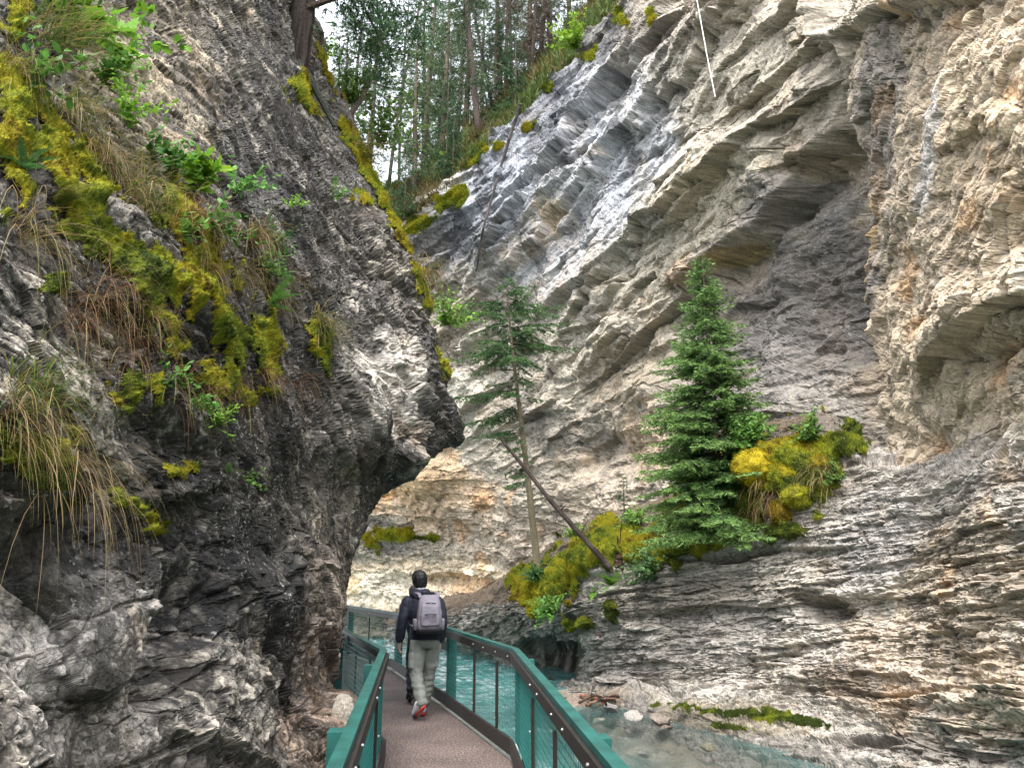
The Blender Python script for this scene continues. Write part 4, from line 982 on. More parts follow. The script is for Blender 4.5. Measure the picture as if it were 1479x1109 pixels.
    for z, rx, ry, y in ((-0.025, 0.125, 0.06, -0.085), (0.0, 0.105, 0.055, -0.085), (-0.06, 0.10, 0.05, -0.1)):
        an_ = np.linspace(math.pi * 1.08, math.pi * 1.92, 12)
        limb(hd, [nb + np.array([rx * math.cos(q), 0.02 + 0.105 * math.sin(q), z - 0.01 + 0.03 * abs(math.cos(q))]) for q in an_], [0.030 + 0.018 * math.sin((k_ + .5) / 12 * math.pi) for k_ in range(12)], 10)
    solid('hood', hd, cloth['jacket'], root, 0.010, 3, jfolds)
    if full:
        cl_ = MB(); limb(cl_, [nb + np.array([0.06 * math.cos(q), 0.005 + 0.062 * math.sin(q), 0.05]) for q in np.linspace(math.pi, 2 * math.pi, 10)], [0.010] * 10, 8)
        cl_.build('collar', M_WHITE, root, True)
    for k in ('l', 'r'):
        shoe(root, J['heel' + k], J['toe' + k], J['shup' + k], cloth['shoe'])
    return root
A_ = lambda *v: np.array(v, float)
hp = PZ(606, 1036, 0.0)
pose1 = dict(pelvis=A_(0.05, 0, .94), waist=A_(0.04, .0, 1.10), chest=A_(0.02, 0.01, 1.27), shoulder=A_(0.0, 0.0, 1.42), neck=A_(-0.03, 0.01, 1.495), head=A_(-0.05, 0.04, 1.632), headdir=U((-0.45, 0.9, 0)),
    shl=A_(-0.19, 0, 1.40), ell=A_(-0.265, -0.04, 1.13), wrl=A_(-0.275, 0.04, 0.90), shr=A_(0.195, 0, 1.40), elr=A_(0.255, -0.05, 1.13), wrr=A_(0.235, 0.0, 0.89),
    hipl=A_(-0.05, 0, .90), knl=A_(-0.055, -0.02, .50), anl=A_(0.0, -0.27, .17), toel=A_(-0.07, -0.12, .02), heell=A_(0.02, -0.29, .16), shupl=A_(-0.35, -0.25, 1),
    hipr=A_(0.14, 0, .90), knr=A_(0.12, 0.10, .49), anr=A_(0.055, 0.12, .10), toer=A_(0.08, 0.33, .012), heelr=A_(0.05, 0.08, .012), shupr=A_(0, 0, 1))
hiker = person('hiker walking away in navy hooded jacket and grey green cargo trousers', hp, math.radians(14), pose1, dict(trousers=M_TROUS, jacket=M_NAVY, shoe=(M_WHITE, M_RED, M_NAVYSOLE)))
# rucksack carried on the hiker's back: a thing of its own
bk = empty('backpack', hp, math.radians(14)); tag(bk, 'lilac grey backpack with black base on the back of the hiker', 'backpack')
cx = 0.055
def pk(mb, secs, n=28, pw=4.0): loft(mb, [(A_(cx + ox, y, z), rx, ry, (1, 0, 0), (0, 1, 0)) for z, y, rx, ry, ox in secs], n, power=pw)
mb = MB(); pk(mb, [(1.025, -0.235, .10, .06, 0), (1.035, -.24, .145, .085, 0), (1.10, -.245, .155, .095, 0), (1.25, -.24, .152, .092, 0), (1.38, -.225, .140, .08, 0), (1.45, -.205, .115, .062, 0), (1.475, -.195, .08, .04, 0)])
body_pk = solid('main_bag', mb, M_PACK, bk, 0.009, 3, lambda V: 0.010 * (fbm(V.astype(np.float32) * 9, 3, 55) - 0.5) * 2)
mb = MB(); pk(mb, [(1.10, -.315, .10, .03, 0.0), (1.11, -.325, .118, .04, 0), (1.22, -.33, .118, .042, 0), (1.34, -.315, .108, .036, 0), (1.385, -.295, .085, .022, 0)], 24, 5)
solid('front_pocket', mb, M_PACK, bk, 0.008, 3, lambda V: 0.012 * (fbm(V.astype(np.float32) * 11, 3, 57) - 0.5) * 2)
mb = MB(); pk(mb, [(1.005, -.22, .10, .05, 0), (1.012, -.235, .150, .090, 0), (1.06, -.243, .160, .100, 0), (1.075, -.243, .156, .097, 0)]); mb.build('base_panel', M_PACKD, bk, True)
for sx in (-1, 1):
    mb = MB(); pk(mb, [(1.05, -.21, .02, .05, sx * .165), (1.06, -.21, .034, .068, sx * .165), (1.17, -.21, .034, .066, sx * .165), (1.185, -.21, .028, .06, sx * .165)], 16, 3); mb.build('side_pocket', M_PACK, bk, True)
    mb = MB()
    q = smooth_line([A_(cx + sx * .105, -.17, 1.44), A_(cx + sx * .125, -.12, 1.485), A_(sx * .135, -.02, 1.50), A_(sx * .14, .09, 1.44), A_(sx * .15, .165, 1.30), A_(sx * .17, .14, 1.16), A_(cx + sx * .16, -.12, 1.08)], 28)
    limb(mb, q, [0.024] * 28, 10, 0.45); mb.build('shoulder_strap', M_PACK, bk, True)
for z0, z1, w0, y0 in ((1.405, 1.425, .115, -.262), (1.365, 1.375, .095, -.325), (1.245, 1.245, .07, -.3765)):
    mb = MB(); limb(mb, smooth_line([A_(cx - w0, y0 + .03 * (w0 > .08), z0 - .03 * (w0 > .08)), A_(cx - w0 * .6, y0 - .004, z1), A_(cx + w0 * .6, y0 - .004, z1), A_(cx + w0, y0 + .03 * (w0 > .08), z0 - .03 * (w0 > .08))], 16), [0.0045] * 16, 6); mb.build('zip', M_PACKD, bk, True)
mb = MB(); limb(mb, smooth_line([A_(cx - .03, -.19, 1.465), A_(cx, -.20, 1.51), A_(cx + .03, -.19, 1.465)], 8), [0.008] * 8, 8); mb.build('grab_loop', M_PACKD, bk, True)

# companion a few steps ahead, almost hidden by the hiker
pose2 = {k: (v.copy() if isinstance(v, np.ndarray) else v) for k, v in pose1.items()}
for k in pose2:
    if k not in ('headdir', 'shupl', 'shupr'): pose2[k] = pose2[k] * np.array([0.9, 0.9, 0.88])
pose2['anl'] = A_(-0.1, -0.22, .15); pose2['toel'] = A_(-0.1, -0.06, .015); pose2['heell'] = A_(-0.1, -0.25, .09); pose2['knl'] = A_(-0.08, 0.0, .46)
p2 = P(602, 980, 11.45); p2[2] = 0
person('companion in dark teal and black clothes ahead of the hiker', p2, math.radians(18), pose2, dict(trousers=M_DTROUS, jacket=mat_plain('dark_teal_jacket_cloth', (0.012, 0.03, 0.04), 0.7, 0.2, 8), shoe=(M_DSHOE, M_DSHOE)), False)

# ================================================================== MOSS
def tuft_tris(pos, nrm, n_len, wid, col, rs, up=0.4, spread=0.8):
    """one small blade per point: triangle verts, faces, colours"""
    n = len(pos)
    d = nrm * 0.7 + np.array([0, 0, up]) + (rs.random((n, 3)) - 0.5) * spread * 2
    d /= np.linalg.norm(d, axis=1)[:, None] + 1e-9
    s = np.cross(d, rs.random((n, 3)) - 0.5); s /= np.linalg.norm(s, axis=1)[:, None] + 1e-9
    L = n_len * (0.5 + rs.random(n))[:, None]
    V = np.stack([pos - s * wid, pos + s * wid, pos + d * L], 1).reshape(-1, 3)
    Fc = np.arange(3 * n).reshape(-1, 3)
    return V, Fc, np.repeat(col, 3, 0)
MG = np.array([[0.37, 0.31, 0.02], [0.22, 0.26, 0.025], [0.062, 0.036, 0.011], [0.05, 0.07, 0.014]], float)
def moss_colour(p, rs, sc=2.0, bias=0.0):
    a = .6 * fbm(p.astype(np.float32) * sc, 4, 211) + .4 * fbm(p.astype(np.float32) * sc * 5, 3, 215) + bias + (rs.random(len(p)) - 0.5) * 0.14
    x = np.clip((a - 0.33) / 0.34, 0, 1) * 3
    i = np.clip(x.astype(int), 0, 2); f = (x - i)[:, None]
    order = MG[[2, 0, 1, 3]]
    return order[i] * (1 - f) + order[i + 1] * f
def moss(name, label, S, ells, thick, hair, hlen, hwid, lump, seed, bias=0.0, bl=8):
    rs = np.random.default_rng(seed)
    m = np.full(S.shape, -1.0)
    n = 0.3 * S.nm + 0.7 * fbm(S.base * lump * 1.6, 4, seed)
    for e in ells: m = np.maximum(m, 0.93 - ell(S.px, S.py, e[:5]) + 3.6 * (n - 0.5))
    okf = m > 0.02
    sm = blur(S.disp, bl)
    t = thick * np.sqrt(np.clip(m, 0, 0.5) * 2) * (0.1 + 1.8 * fbm(S.base * lump * 3.0, 4, seed + 3)) - 0.02 * thick
    # moss sits where stone faces the sky more than where it overhangs
    pos = (S.base + S.nrm * (sm + t)[..., None]).astype(np.float32); pos[..., 2] += (0.25 * t).astype(np.float32)
    F_ = grid_faces(*S.shape, okf)
    use = np.unique(F_); idx = -np.ones(m.size, int); idx[use] = np.arange(len(use))
    V = pos.reshape(-1, 3)[use]; Fm = idx[F_]
    C = moss_colour(V, rs, lump * 0.4, bias)
    mb = MB(); mb.add(V, Fm, C * 0.7)
    # blades spread by area
    a = V[Fm[:, 0]]; b = V[Fm[:, 1]]; c = V[Fm[:, 3]]
    ar = np.linalg.norm(np.cross(b - a, c - a), axis=1); pr = ar / ar.sum()
    k = rs.choice(len(Fm), hair, p=pr)
    u, v = rs.random((2, hair))
    pts = a[k] + (b[k] - a[k]) * u[:, None] + (c[k] - a[k]) * v[:, None]
    nn = S.nrm.reshape(-1, 3)[use][Fm[k, 0]]
    cc = moss_colour(pts, rs, lump * 0.4, bias) * (0.8 + 0.6 * rs.random((hair, 1)))
    mb.add(*tuft_tris(pts - nn * hlen * 0.2, nn, hlen, hwid, cc, rs))
    o = mb.build(name, M_MOSS); tag(o, label, 'moss', None, 'stuff')
    return o
moss('moss', 'yellow green moss draped over the near left cliff', SL, [
    (12, 190, 30, 110, 0), (72, 225, 30, 95, -18), (105, 305, 40, 40, 0), (165, 365, 90, 28, 38), (212, 415, 34, 60, 0), (248, 480, 20, 60, 0), (290, 400, 40, 60, -10), (250, 300, 50, 35, 35),
    (378, 500, 22, 55, -10), (458, 495, 16, 48, -15), (300, 555, 55, 22, 25), (222, 575, 22, 45, 0), (252, 682, 26, 14, 0), (185, 735, 55, 10, 30), (40, 655, 50, 40, 20), (85, 705, 25, 30, 0), (180, 560, 25, 40, 0), (325, 480, 22, 55, -15),
    (20, 30, 18, 40, 0), (215, 770, 20, 8, 0), (130, 240, 25, 45, -30), (340, 560, 12, 40, 0), (60, 420, 25, 18, 0)], 0.055, 280000, 0.028, 0.0015, 6.0, 401, 0.02, 3)
moss('moss', 'golden moss lining the upper edge of the left cliff', SL, [
    (478, 108, 36, 13, 60), (440, 152, 26, 9, 35), (505, 200, 50, 10, 62), (540, 262, 60, 12, 60), (575, 335, 40, 9, 65), (612, 425, 55, 8, 70), (640, 515, 30, 8, 78), (430, 130, 16, 24, 0), (528, 292, 20, 8, 20)], 0.06, 60000, 0.06, 0.004, 3.0, 402, 0.0, 3)
moss('moss', 'golden green moss blanket covering the ledge beneath the spruces', SB, [
    (850, 812, 62, 30, -22), (800, 850, 40, 34, -30), (763, 850, 22, 28, 10), (925, 790, 60, 26, -15), (985, 785, 40, 32, -10), (1080, 735, 60, 40, -25), (1120, 690, 70, 50, -10), (1185, 690, 45, 60, 0), (900, 800, 50, 20, 0), (1010, 745, 50, 40, -30), (1040, 790, 60, 14, -8), (1205, 650, 40, 26, 0), (870, 780, 40, 20, -25),
    (888, 885, 12, 14, 0), (838, 900, 22, 9, 0), (1140, 770, 30, 12, -15)], 0.20, 260000, 0.06, 0.0042, 1.9, 403, 0.06, 8)
moss('moss', 'dull olive moss on the gravel at the river edge', SB, [
    (1010, 1025, 55, 8, 5), (1080, 1032, 70, 10, 4), (1150, 1040, 50, 9, 8), (1060, 1050, 30, 6, 8)], 0.012, 30000, 0.03, 0.004, 3.2, 404, 0.17, 2)
moss('moss', 'moss and low herbs growing on the far wall behind the hiker', SA, [(562, 772, 40, 14, -8), (540, 790, 16, 20, 0), (618, 778, 18, 8, 0), (720, 215, 20, 9, -40), (690, 225, 26, 10, -45), (790, 130, 12, 10, -50), (610, 320, 30, 12, -20), (650, 290, 40, 14, -35), (760, 185, 14, 7, -45), (900, 30, 12, 12, -40), (850, 80, 14, 10, -45), (940, 20, 10, 16, 0)], 0.10, 40000, 0.13, 0.012, 1.2, 405, 0.03, 3)

# ================================================================== SMALL PLANTS
def blade(mb, p, d, L, w_, droop, rs, c0, c1, seg=5):
    s = U(np.cross(d, [0, 0, 1]) + 0.3 * (rs.random(3) - 0.5)); V = []; C = []
    q = np.array(p, float); d = U(d)
    for k in range(seg + 1):
        t = k / seg; ww = w_ * (1 - t) ** 0.7
        V += [q - s * ww, q + s * ww]; c = np.asarray(c0) * (1 - t) + np.asarray(c1) * t; C += [c, c]
        d = U(d + np.array([0, 0, -droop / seg])); q = q + d * L / seg
    Fq = [[2 * k, 2 * k + 1, 2 * k + 3, 2 * k + 2] for k in range(seg)]
    mb.add(V, Fq, np.array(C))
STRAW = ((0.20, 0.13, 0.06), (0.36, 0.27, 0.13)); GREENB = ((0.05, 0.09, 0.015), (0.13, 0.20, 0.04)); OLIVE = ((0.12, 0.11, 0.03), (0.24, 0.21, 0.06)); RED = ((0.16, 0.06, 0.04), (0.22, 0.12, 0.06))
def grass(label, px, py, n, L, wid, cols, droop, seed, S=None, up=0.4, group=None, pos=None, nr_=None, rad=0.05):
    rs = np.random.default_rng(seed)
    if pos is None: pos, nr_ = pick(S or SL, px, py)
    pos = pos + nr_ * 0.02
    mb = MB()
    for k in range(n):
        d = nr_ * 0.8 + np.array([0, 0, up]) + (rs.random(3) - 0.5) * 1.5
        c = cols[rs.integers(len(cols))]; j = 0.7 + 0.6 * rs.random()
        blade(mb, (rs.random(3) - 0.5) * rad * 2, d, L * (0.45 + 0.75 * rs.random()), wid * (0.6 + 0.8 * rs.random()), droop * (0.6 + 0.9 * rs.random()), rs, np.array(c[0]) * j, np.array(c[1]) * j, 6)
    o = mb.build('grass_tuft', M_GRASS); o.location = pos; tag(o, label, 'grass tuft', group or 'grass tufts hanging on the left cliff')
    return o
grass('large straw coloured grass tuft hanging over the moss at the far left', 20, 610, 240, 0.38, 0.0018, [STRAW, STRAW, STRAW, OLIVE, GREENB], 2.6, 11, rad=0.10)
grass('green grass tuft arching above the large straw tuft at the far left', 35, 580, 130, 0.34, 0.0022, [GREENB, GREENB, OLIVE], 1.3, 12, up=0.7, rad=0.08)
grass('pale sedge tuft with curling stems in the middle of the left cliff', 207, 470, 90, 0.36, 0.0024, [STRAW, OLIVE, GREENB, RED], 2.4, 13, rad=0.03)
grass('straw grass tuft below the bright lobed leaves', 300, 330, 130, 0.45, 0.0022, [STRAW, OLIVE], 2.3, 14, rad=0.07)
grass('straw grass tuft spilling beside small green shrubs', 362, 345, 170, 0.50, 0.003, [STRAW, STRAW, OLIVE], 2.3, 15, rad=0.08)
grass('olive grass tuft draped over a narrow moss strip', 385, 420, 130, 0.55, 0.003, [OLIVE, STRAW], 2.5, 16, rad=0.08)
grass('straw tuft on the isolated moss patch near the middle of the left cliff', 458, 470, 130, 0.55, 0.004, [STRAW, OLIVE, GREENB], 2.3, 17, rad=0.09)
grass('soft green grass clump near the upper left corner', 70, 60, 240, 0.50, 0.003, [GREENB, GREENB, OLIVE, STRAW], 1.2, 18, up=0.6, rad=0.16)
grass('dry grass tuft beneath the green clump at upper left', 95, 165, 170, 0.50, 0.0025, [STRAW, OLIVE, GREENB], 2.3, 19, rad=0.1)
grass('dry hanging stems across the moss band at left', 135, 235, 150, 0.55, 0.0022, [STRAW, STRAW, OLIVE], 2.5, 20, rad=0.1)
grass('brown root fibres hanging in the middle of the left cliff', 150, 425, 130, 0.42, 0.0016, [RED, STRAW, OLIVE], 2.8, 21, rad=0.10)
grass('reddish grass tuft low on the dark part of the left cliff', 290, 570, 80, 0.34, 0.0022, [RED, GREENB, STRAW], 2.2, 22, rad=0.04)
grass('long thin stems hanging at the left edge', 25, 345, 70, 0.75, 0.0018, [STRAW, OLIVE], 2.8, 23, rad=0.08)
grass('green grass clump among leaves on the left cliff', 195, 290, 160, 0.42, 0.0025, [GREENB, OLIVE, STRAW], 1.6, 24, rad=0.1)
grass('wispy yellow grass on the rim of the left cliff', 520, 225, 150, 0.8, 0.006, [OLIVE, STRAW, GREENB], 2.0, 25, rad=0.2)
grass('straw grass hanging from the left cliff rim beside the far wall', 607, 400, 130, 0.8, 0.006, [STRAW, OLIVE], 2.4, 26, rad=0.2)
grass('thin dark stems hanging on the left cliff beneath the sedge', 245, 560, 60, 0.40, 0.0018, [RED, OLIVE], 2.6, 27, rad=0.08)
grass('dry grass tuft at the foot of the dark left cliff face', 375, 545, 70, 0.40, 0.0026, [STRAW, RED], 2.4, 28, rad=0.06)
# leaf outlines (unit length, lying along +x)
def lobed():
    a = np.radians([180, 150, 118, 92, 70, 52, 35, 20, 0, -20, -35, -52, -70, -92, -118, -150]); r = np.array([.30, .34, .50, .36, .52, .40, .60, .46, .68, .46, .60, .40, .52, .36, .50, .34])
    return np.stack([0.40 + r * np.cos(a), r * np.sin(a), -0.10 * np.abs(np.sin(a)) - .05 * np.cos(a) * r], -1)
def oval(w_=.34):
    a = np.linspace(0, 2 * np.pi, 9)[:-1]; x = 0.5 + .5 * np.cos(a); return np.stack([x, w_ * np.sin(a) * (0.55 + .45 * np.sin(np.pi * x)), -.10 * np.abs(np.sin(a)) - .12 * x * x], -1)
def place_leaf(mb, shape, p, d, nrm_, L, col, rs):
    d = U(d); n_ = U(nrm_ - d * (np.asarray(nrm_) @ d)); s = np.cross(n_, d)
    V = np.asarray(p) + L * (shape[:, :1] * d + shape[:, 1:2] * s + shape[:, 2:] * n_)
    c = shape.mean(0); ctr = np.asarray(p) + L * (c[0] * d + (c[2] + .04) * n_)
    n = len(V); k = np.arange(n)
    mb.add(np.concatenate([V, ctr[None]]), np.stack([k, (k + 1) % n, np.full(n, n)], -1), np.asarray(col) * (0.75 + 0.5 * rs.random()))
def leafy(name, label, cat, pos, nr_, stems, L, leafL, shape, col, seed, group=None, up=0.7, per=7, tip=0.5, stemcol=(0.07, 0.06, 0.025), spread=1.0):
    rs = np.random.default_rng(seed); stems = int(stems * 1.5); L *= 1.15; leafL *= 1.1
    root = empty(name, pos); tag(root, label, cat, group)
    st, lv = MB(), MB()
    for k in range(stems):
        d = U(nr_ * 0.9 + np.array([0, 0, up]) + (rs.random(3) - .5) * 1.6 * spread); ln = L * (.5 + .6 * rs.random())
        pts = [np.zeros(3)]
        dd = d.copy()
        for q in range(5): dd = U(dd + np.array([0, 0, -0.10]) + (rs.random(3) - .5) * .25); pts.append(pts[-1] + dd * ln / 5)
        pts = np.array(pts); tube(st, pts, np.linspace(1, .4, 6) * max(leafL * .022, .0012), 4, stemcol, False)
        for q in range(per):
            t = tip * (q / per) + (1 - tip) + .12 * (rs.random() - .5); t = min(max(t, .15), 1) * 5
            p = catmull(pts, np.array([min(t, 5.0)]), 0)[0]
            ld = U(dd * .5 + (rs.random(3) - .5) * 1.7 + np.array([0, 0, .05]))
            place_leaf(lv, shape, p, ld, np.array([0, -.35, 1]) + (rs.random(3) - .5) * .8, leafL * (.55 + .7 * rs.random()), np.asarray(col) * (1 + np.array([.35, .1, 0]) * (rs.random() - .4)), rs)
    st.build('stems', M_BARK, root); lv.build('leaves', M_LEAF, root)
    return root
LB, OV = lobed(), oval()
BR = (0.15, 0.30, 0.03); MDG = (0.085, 0.20, 0.035); DKG = (0.05, 0.13, 0.035)
def onL(px, py, out=0.03): p, n_ = pick(SL, px, py); return p + n_ * out, n_
def onB(px, py, out=0.03): p, n_ = pick(SB, px, py); return p + n_ * out, n_
def onA(px, py, out=0.03): p, n_ = pick(SA, px, py); return p + n_ * out, n_
g_ = 'leafy plants rooted on the left cliff'
leafy('leafy_plant', 'bright lobed leaves sprouting at the top left corner', 'leafy plant', *onL(105, 75), 5, 0.50, 0.13, LB, BR, 31, g_, 0.9, 5, .5)
leafy('leafy_plant', 'two bright leafy stems reaching right from the pale slabs at the top', 'leafy plant', *onL(190, 60), 3, 0.45, 0.10, LB, BR, 32, g_, 0.7, 5, .4)
leafy('leafy_plant', 'large yellow green lobed leaves over the moss in the upper left', 'leafy plant', *onL(275, 285), 7, 0.34, 0.115, LB, (0.17, 0.31, 0.025), 33, g_, 0.9, 6, .6)
leafy('leafy_plant', 'sprig of small glossy oval leaves pointing right beside the lobed leaves', 'leafy plant', *onL(330, 285), 8, 0.42, 0.05, OV, (0.12, 0.27, 0.06), 34, g_, 0.75, 16, .8)
leafy('leafy_plant', 'small green shrub below the oval leaved sprig', 'leafy plant', *onL(375, 395), 9, 0.30, 0.065, OV, MDG, 35, g_, 0.5, 10, .8)
leafy('leafy_plant', 'mid green foliage between grass clumps in the upper left', 'leafy plant', *onL(140, 135), 9, 0.34, 0.055, OV, MDG, 36, g_, 0.8, 10, .8)
leafy('leafy_plant', 'scattered green leaves on the moss band of the left cliff', 'leafy plant', *onL(215, 235), 9, 0.32, 0.055, OV, (0.11, 0.25, 0.05), 37, g_, 0.6, 9, .8)
leafy('leafy_plant', 'young seedling leaves beneath the yellow green lobed leaves', 'leafy plant', *onL(255, 345), 6, 0.20, 0.05, OV, (0.13, 0.27, 0.05), 38, g_, 0.6, 7, .8)
leafy('leafy_plant', 'tiny leafy herb low on the left cliff above the grey boulder', 'leafy plant', *onL(345, 690), 6, 0.16, 0.03, OV, (0.13, 0.25, 0.05), 39, g_, 0.5, 8, .8)
leafy('leafy_plant', 'green herb at the lower end of the hanging grass', 'leafy plant', *onL(272, 590), 6, 0.18, 0.035, OV, MDG, 40, g_, 0.5, 9, .8)
def fern(label, pos, nr_, nf, L, col, seed, group):
    rs = np.random.default_rng(seed); root = empty('fern', pos); tag(root, label, 'fern', group)
    for k in range(nf):
        mb = MB(); d = U(nr_ * 0.8 + np.array([0, 0, .55]) + (rs.random(3) - .5) * 1.7); q = np.zeros(3); ln = L * (.65 + .5 * rs.random()); seg = 18; pts = [q.copy()]
        s = U(np.cross(d, [0, 0, 1]))
        for j in range(seg):
            d = U(d + np.array([0, 0, -.06])); q = q + d * ln / seg; pts.append(q.copy()); t = (j + 1) / seg
            pl = ln * .24 * math.sin(math.pi * min(1, .18 + .85 * t)) ** .8 * (1.05 - t * .75)
            for sg in (-1, 1):
                e = U(s * sg + d * .35); w_ = ln / seg * .42
                c = np.asarray(col) * (.8 + .4 * rs.random())
                mb.add([q - d * w_, q + e * pl * .55 - d * w_ * .9, q + e * pl, q + e * pl * .5 + d * w_, q + d * w_], [[0, 1, 2, 3, 4]], c)
        tube(mb, pts, np.linspace(.0022, .0008, len(pts)), 4, (0.10, 0.10, 0.03), False)
        mb.build('frond', M_LEAF, root)
    return root
fern('dark green fern fronds on the moss at the left edge', *onL(25, 250), 6, 0.26, DKG, 51, g_)
fern('yellowing fern fronds below the moss hump at left', *onL(75, 300), 6, 0.26, (0.16, 0.17, 0.03), 52, g_)
fern('small fern low in the dark middle of the left cliff', *onL(310, 600), 5, 0.24, (0.09, 0.18, 0.04), 53, g_)
fern('green fern by the straw grass near the middle of the left cliff', *onL(385, 445), 6, 0.36, MDG, 54, g_)
fern('little fern beside the small moss bump', *onL(325, 685), 4, 0.18, (0.1, 0.2, 0.04), 55, g_)
g2 = 'shrubs and ferns on the rock ledge'
def bush(label, pos, nr_, L, leafL, col, seed, n=26, per=16, group=g2): return leafy('shrub', label, 'shrub', pos, nr_, n, L, leafL, OV, col, seed, group, 0.8, per, .9, spread=1.3)
bush('round bright green shrub hanging below the left end of the ledge', *onB(803, 885, .1), .55, .085, (0.12, 0.26, 0.05), 61)
bush('grey green shrub hanging beneath the ledge right of the stump', *onB(945, 835, .1), .65, .075, (0.085, 0.17, 0.055), 62, 30)
bush('leafy shrub at the foot of the bare trunked spruce', *onB(785, 842, .15), .5, .07, DKG, 63)
bush('fresh green low shrub behind the moss cushions', *onB(1105, 648, .2), .65, .09, (0.11, 0.24, 0.045), 64, 34)
bush('green shrub at the right end of the moss cushions', *onB(1185, 640, .15), .5, .08, (0.12, 0.23, 0.05), 65)
bush('glossy green shrub between the big spruce and the moss cushions', *onB(1060, 730, .3), .75, .085, (0.07, 0.19, 0.05), 66, 34)
bush('small shrub on the right edge of the mossy ledge', *onB(1212, 700, .1), .4, .06, (0.10, 0.18, 0.04), 67, 18)
bush('pale green herbs on the ledge left of the big spruce', *onB(925, 762, .1), .45, .08, (0.15, 0.28, 0.05), 68, 22)
bush('grassy green herbs on top of the mossy mound', *onB(838, 782, .1), .42, .06, (0.13, 0.26, 0.03), 69, 26)
bush('tiny leafy plant on the rock below the moss cushions', *onB(1068, 778, .05), .22, .05, (0.12, 0.26, 0.05), 70, 10)
fern('bright fern at the base of the broken stump', *onB(888, 845, .1), 9, .55, (0.12, 0.25, 0.03), 71, g2)
fern('bright fern hanging under the golden moss mound', *onB(862, 858, .1), 7, .42, (0.12, 0.25, 0.03), 72, g2)
grass('dry grass tangle on the right end of the mossy ledge', 1190, 690, 170, .75, .006, [STRAW, STRAW, OLIVE], 2.0, 73, SB, group='grass on the ledge', rad=.25)
grass('brown grass hanging between the moss cushions', 1110, 715, 150, .7, .006, [RED, STRAW, OLIVE], 2.6, 74, SB, group='grass on the ledge', rad=.3)
grass('green grass on the crest of the golden moss mound', 850, 790, 170, .5, .006, [GREENB, GREENB, OLIVE], 1.2, 75, SB, 0.9, 'grass on the ledge', rad=.35)
g3 = 'shrubs along the cliff rims'
bush('light green shrub peeking from behind the left cliff rim', P(642, 470, 12.6), A_(0.5, -.5, .3), .75, .07, (0.16, 0.30, 0.04), 81, 26, 14, g3)
bush('bright yellow green shrub on the rim of the right cliff', *onA(838, 75, .2), 1.3, .16, (0.18, 0.30, 0.03), 82, 26, 14, g3)
bush('yellow green leafy shrub behind the left rim moss', P(545, 215, 16), A_(0.3, -.3, .8), 1.5, .12, (0.10, 0.17, 0.035), 83, 26, 18, g3)
bush('light leafy shrub beneath the leaning sapling', P(505, 150, 14.8), A_(0.3, -.3, .8), 0.8, .09, (0.10, 0.17, 0.035), 84, 26, 14, g3)
bush('small pale shrub growing on the left rim under the old trunk', P(462, 85, 14.2), A_(0.6, -.3, .5), 0.5, .09, (0.16, 0.29, 0.04), 85, 14, 10, g3)

for k, (x, y, st_, L_, lf, c, lab) in enumerate([(60, 20, 9, .5, .06, MDG, 'soft green foliage in the top left corner'), (35, 130, 9, .34, .05, MDG, 'green foliage above the moss hump at the left edge'), (175, 190, 9, .34, .05, BR, 'bright little leaves among dry stems left of the pale slabs'), (160, 110, 8, .4, .06, BR, 'light green stems in front of the pale slabs'),
        (240, 260, 9, .3, .045, MDG, 'green leaves just left of the lobed leaved plant'), (300, 345, 8, .3, .05, MDG, 'trailing green leaves under the lobed leaved plant'), (390, 350, 7, .3, .05, DKG, 'small dark shrub on the steep rock right of the straw grass'), (230, 560, 6, .2, .035, MDG, 'green tufted herb on the lower moss band'), (300, 620, 6, .2, .03, BR, 'pale green sprig on the dark rock'), (480, 290, 6, .35, .06, MDG, 'green sprig on the ledge below the golden rim'), (415, 300, 6, .25, .04, BR, 'tiny bright sprig on the dark slabs')]):
    leafy('leafy_plant', lab, 'leafy plant', *onL(x, y), st_, L_, lf, OV, c, 140 + k, g_, .7, 11, .8)
for k, (x, y, n_, L_, cl, dr, lab) in enumerate([(120, 60, 150, .45, [GREENB, OLIVE], 1.2, 'green grass beside the top left leaves'), (20, 110, 120, .45, [STRAW, OLIVE], 2.4, 'straw stems at the left edge above the moss hump'), (165, 260, 110, .42, [GREENB, STRAW], 1.8, 'mixed green and dry grass on the moss band'), (260, 320, 100, .5, [STRAW, RED], 2.6, 'long dry stems under the leafy plants'), (285, 395, 110, .5, [STRAW, RED], 2.7, 'brown hanging stems over the brown moss'), (340, 400, 110, .45, [STRAW, OLIVE], 2.5, 'straw stems between the two moss strips'), (95, 460, 80, .5, [RED, STRAW], 2.8, 'thin brown roots hanging on grey rock'), (175, 500, 90, .42, [RED, STRAW], 2.8, 'root fibres under the pale sedge'), (330, 560, 70, .35, [RED, OLIVE], 2.6, 'rusty stems above the small fern'), (420, 400, 70, .35, [RED, OLIVE], 2.4, 'sparse brown stems on the dark slabs'), (430, 560, 80, .4, [RED, STRAW], 2.5, 'dry stems under the isolated moss patch'), (90, 680, 90, .55, [STRAW, STRAW], 2.8, 'long straw blades hanging below the big tuft')]):
    grass(lab, x, y, n_, L_, .002, cl, dr, 160 + k, rad=.1)
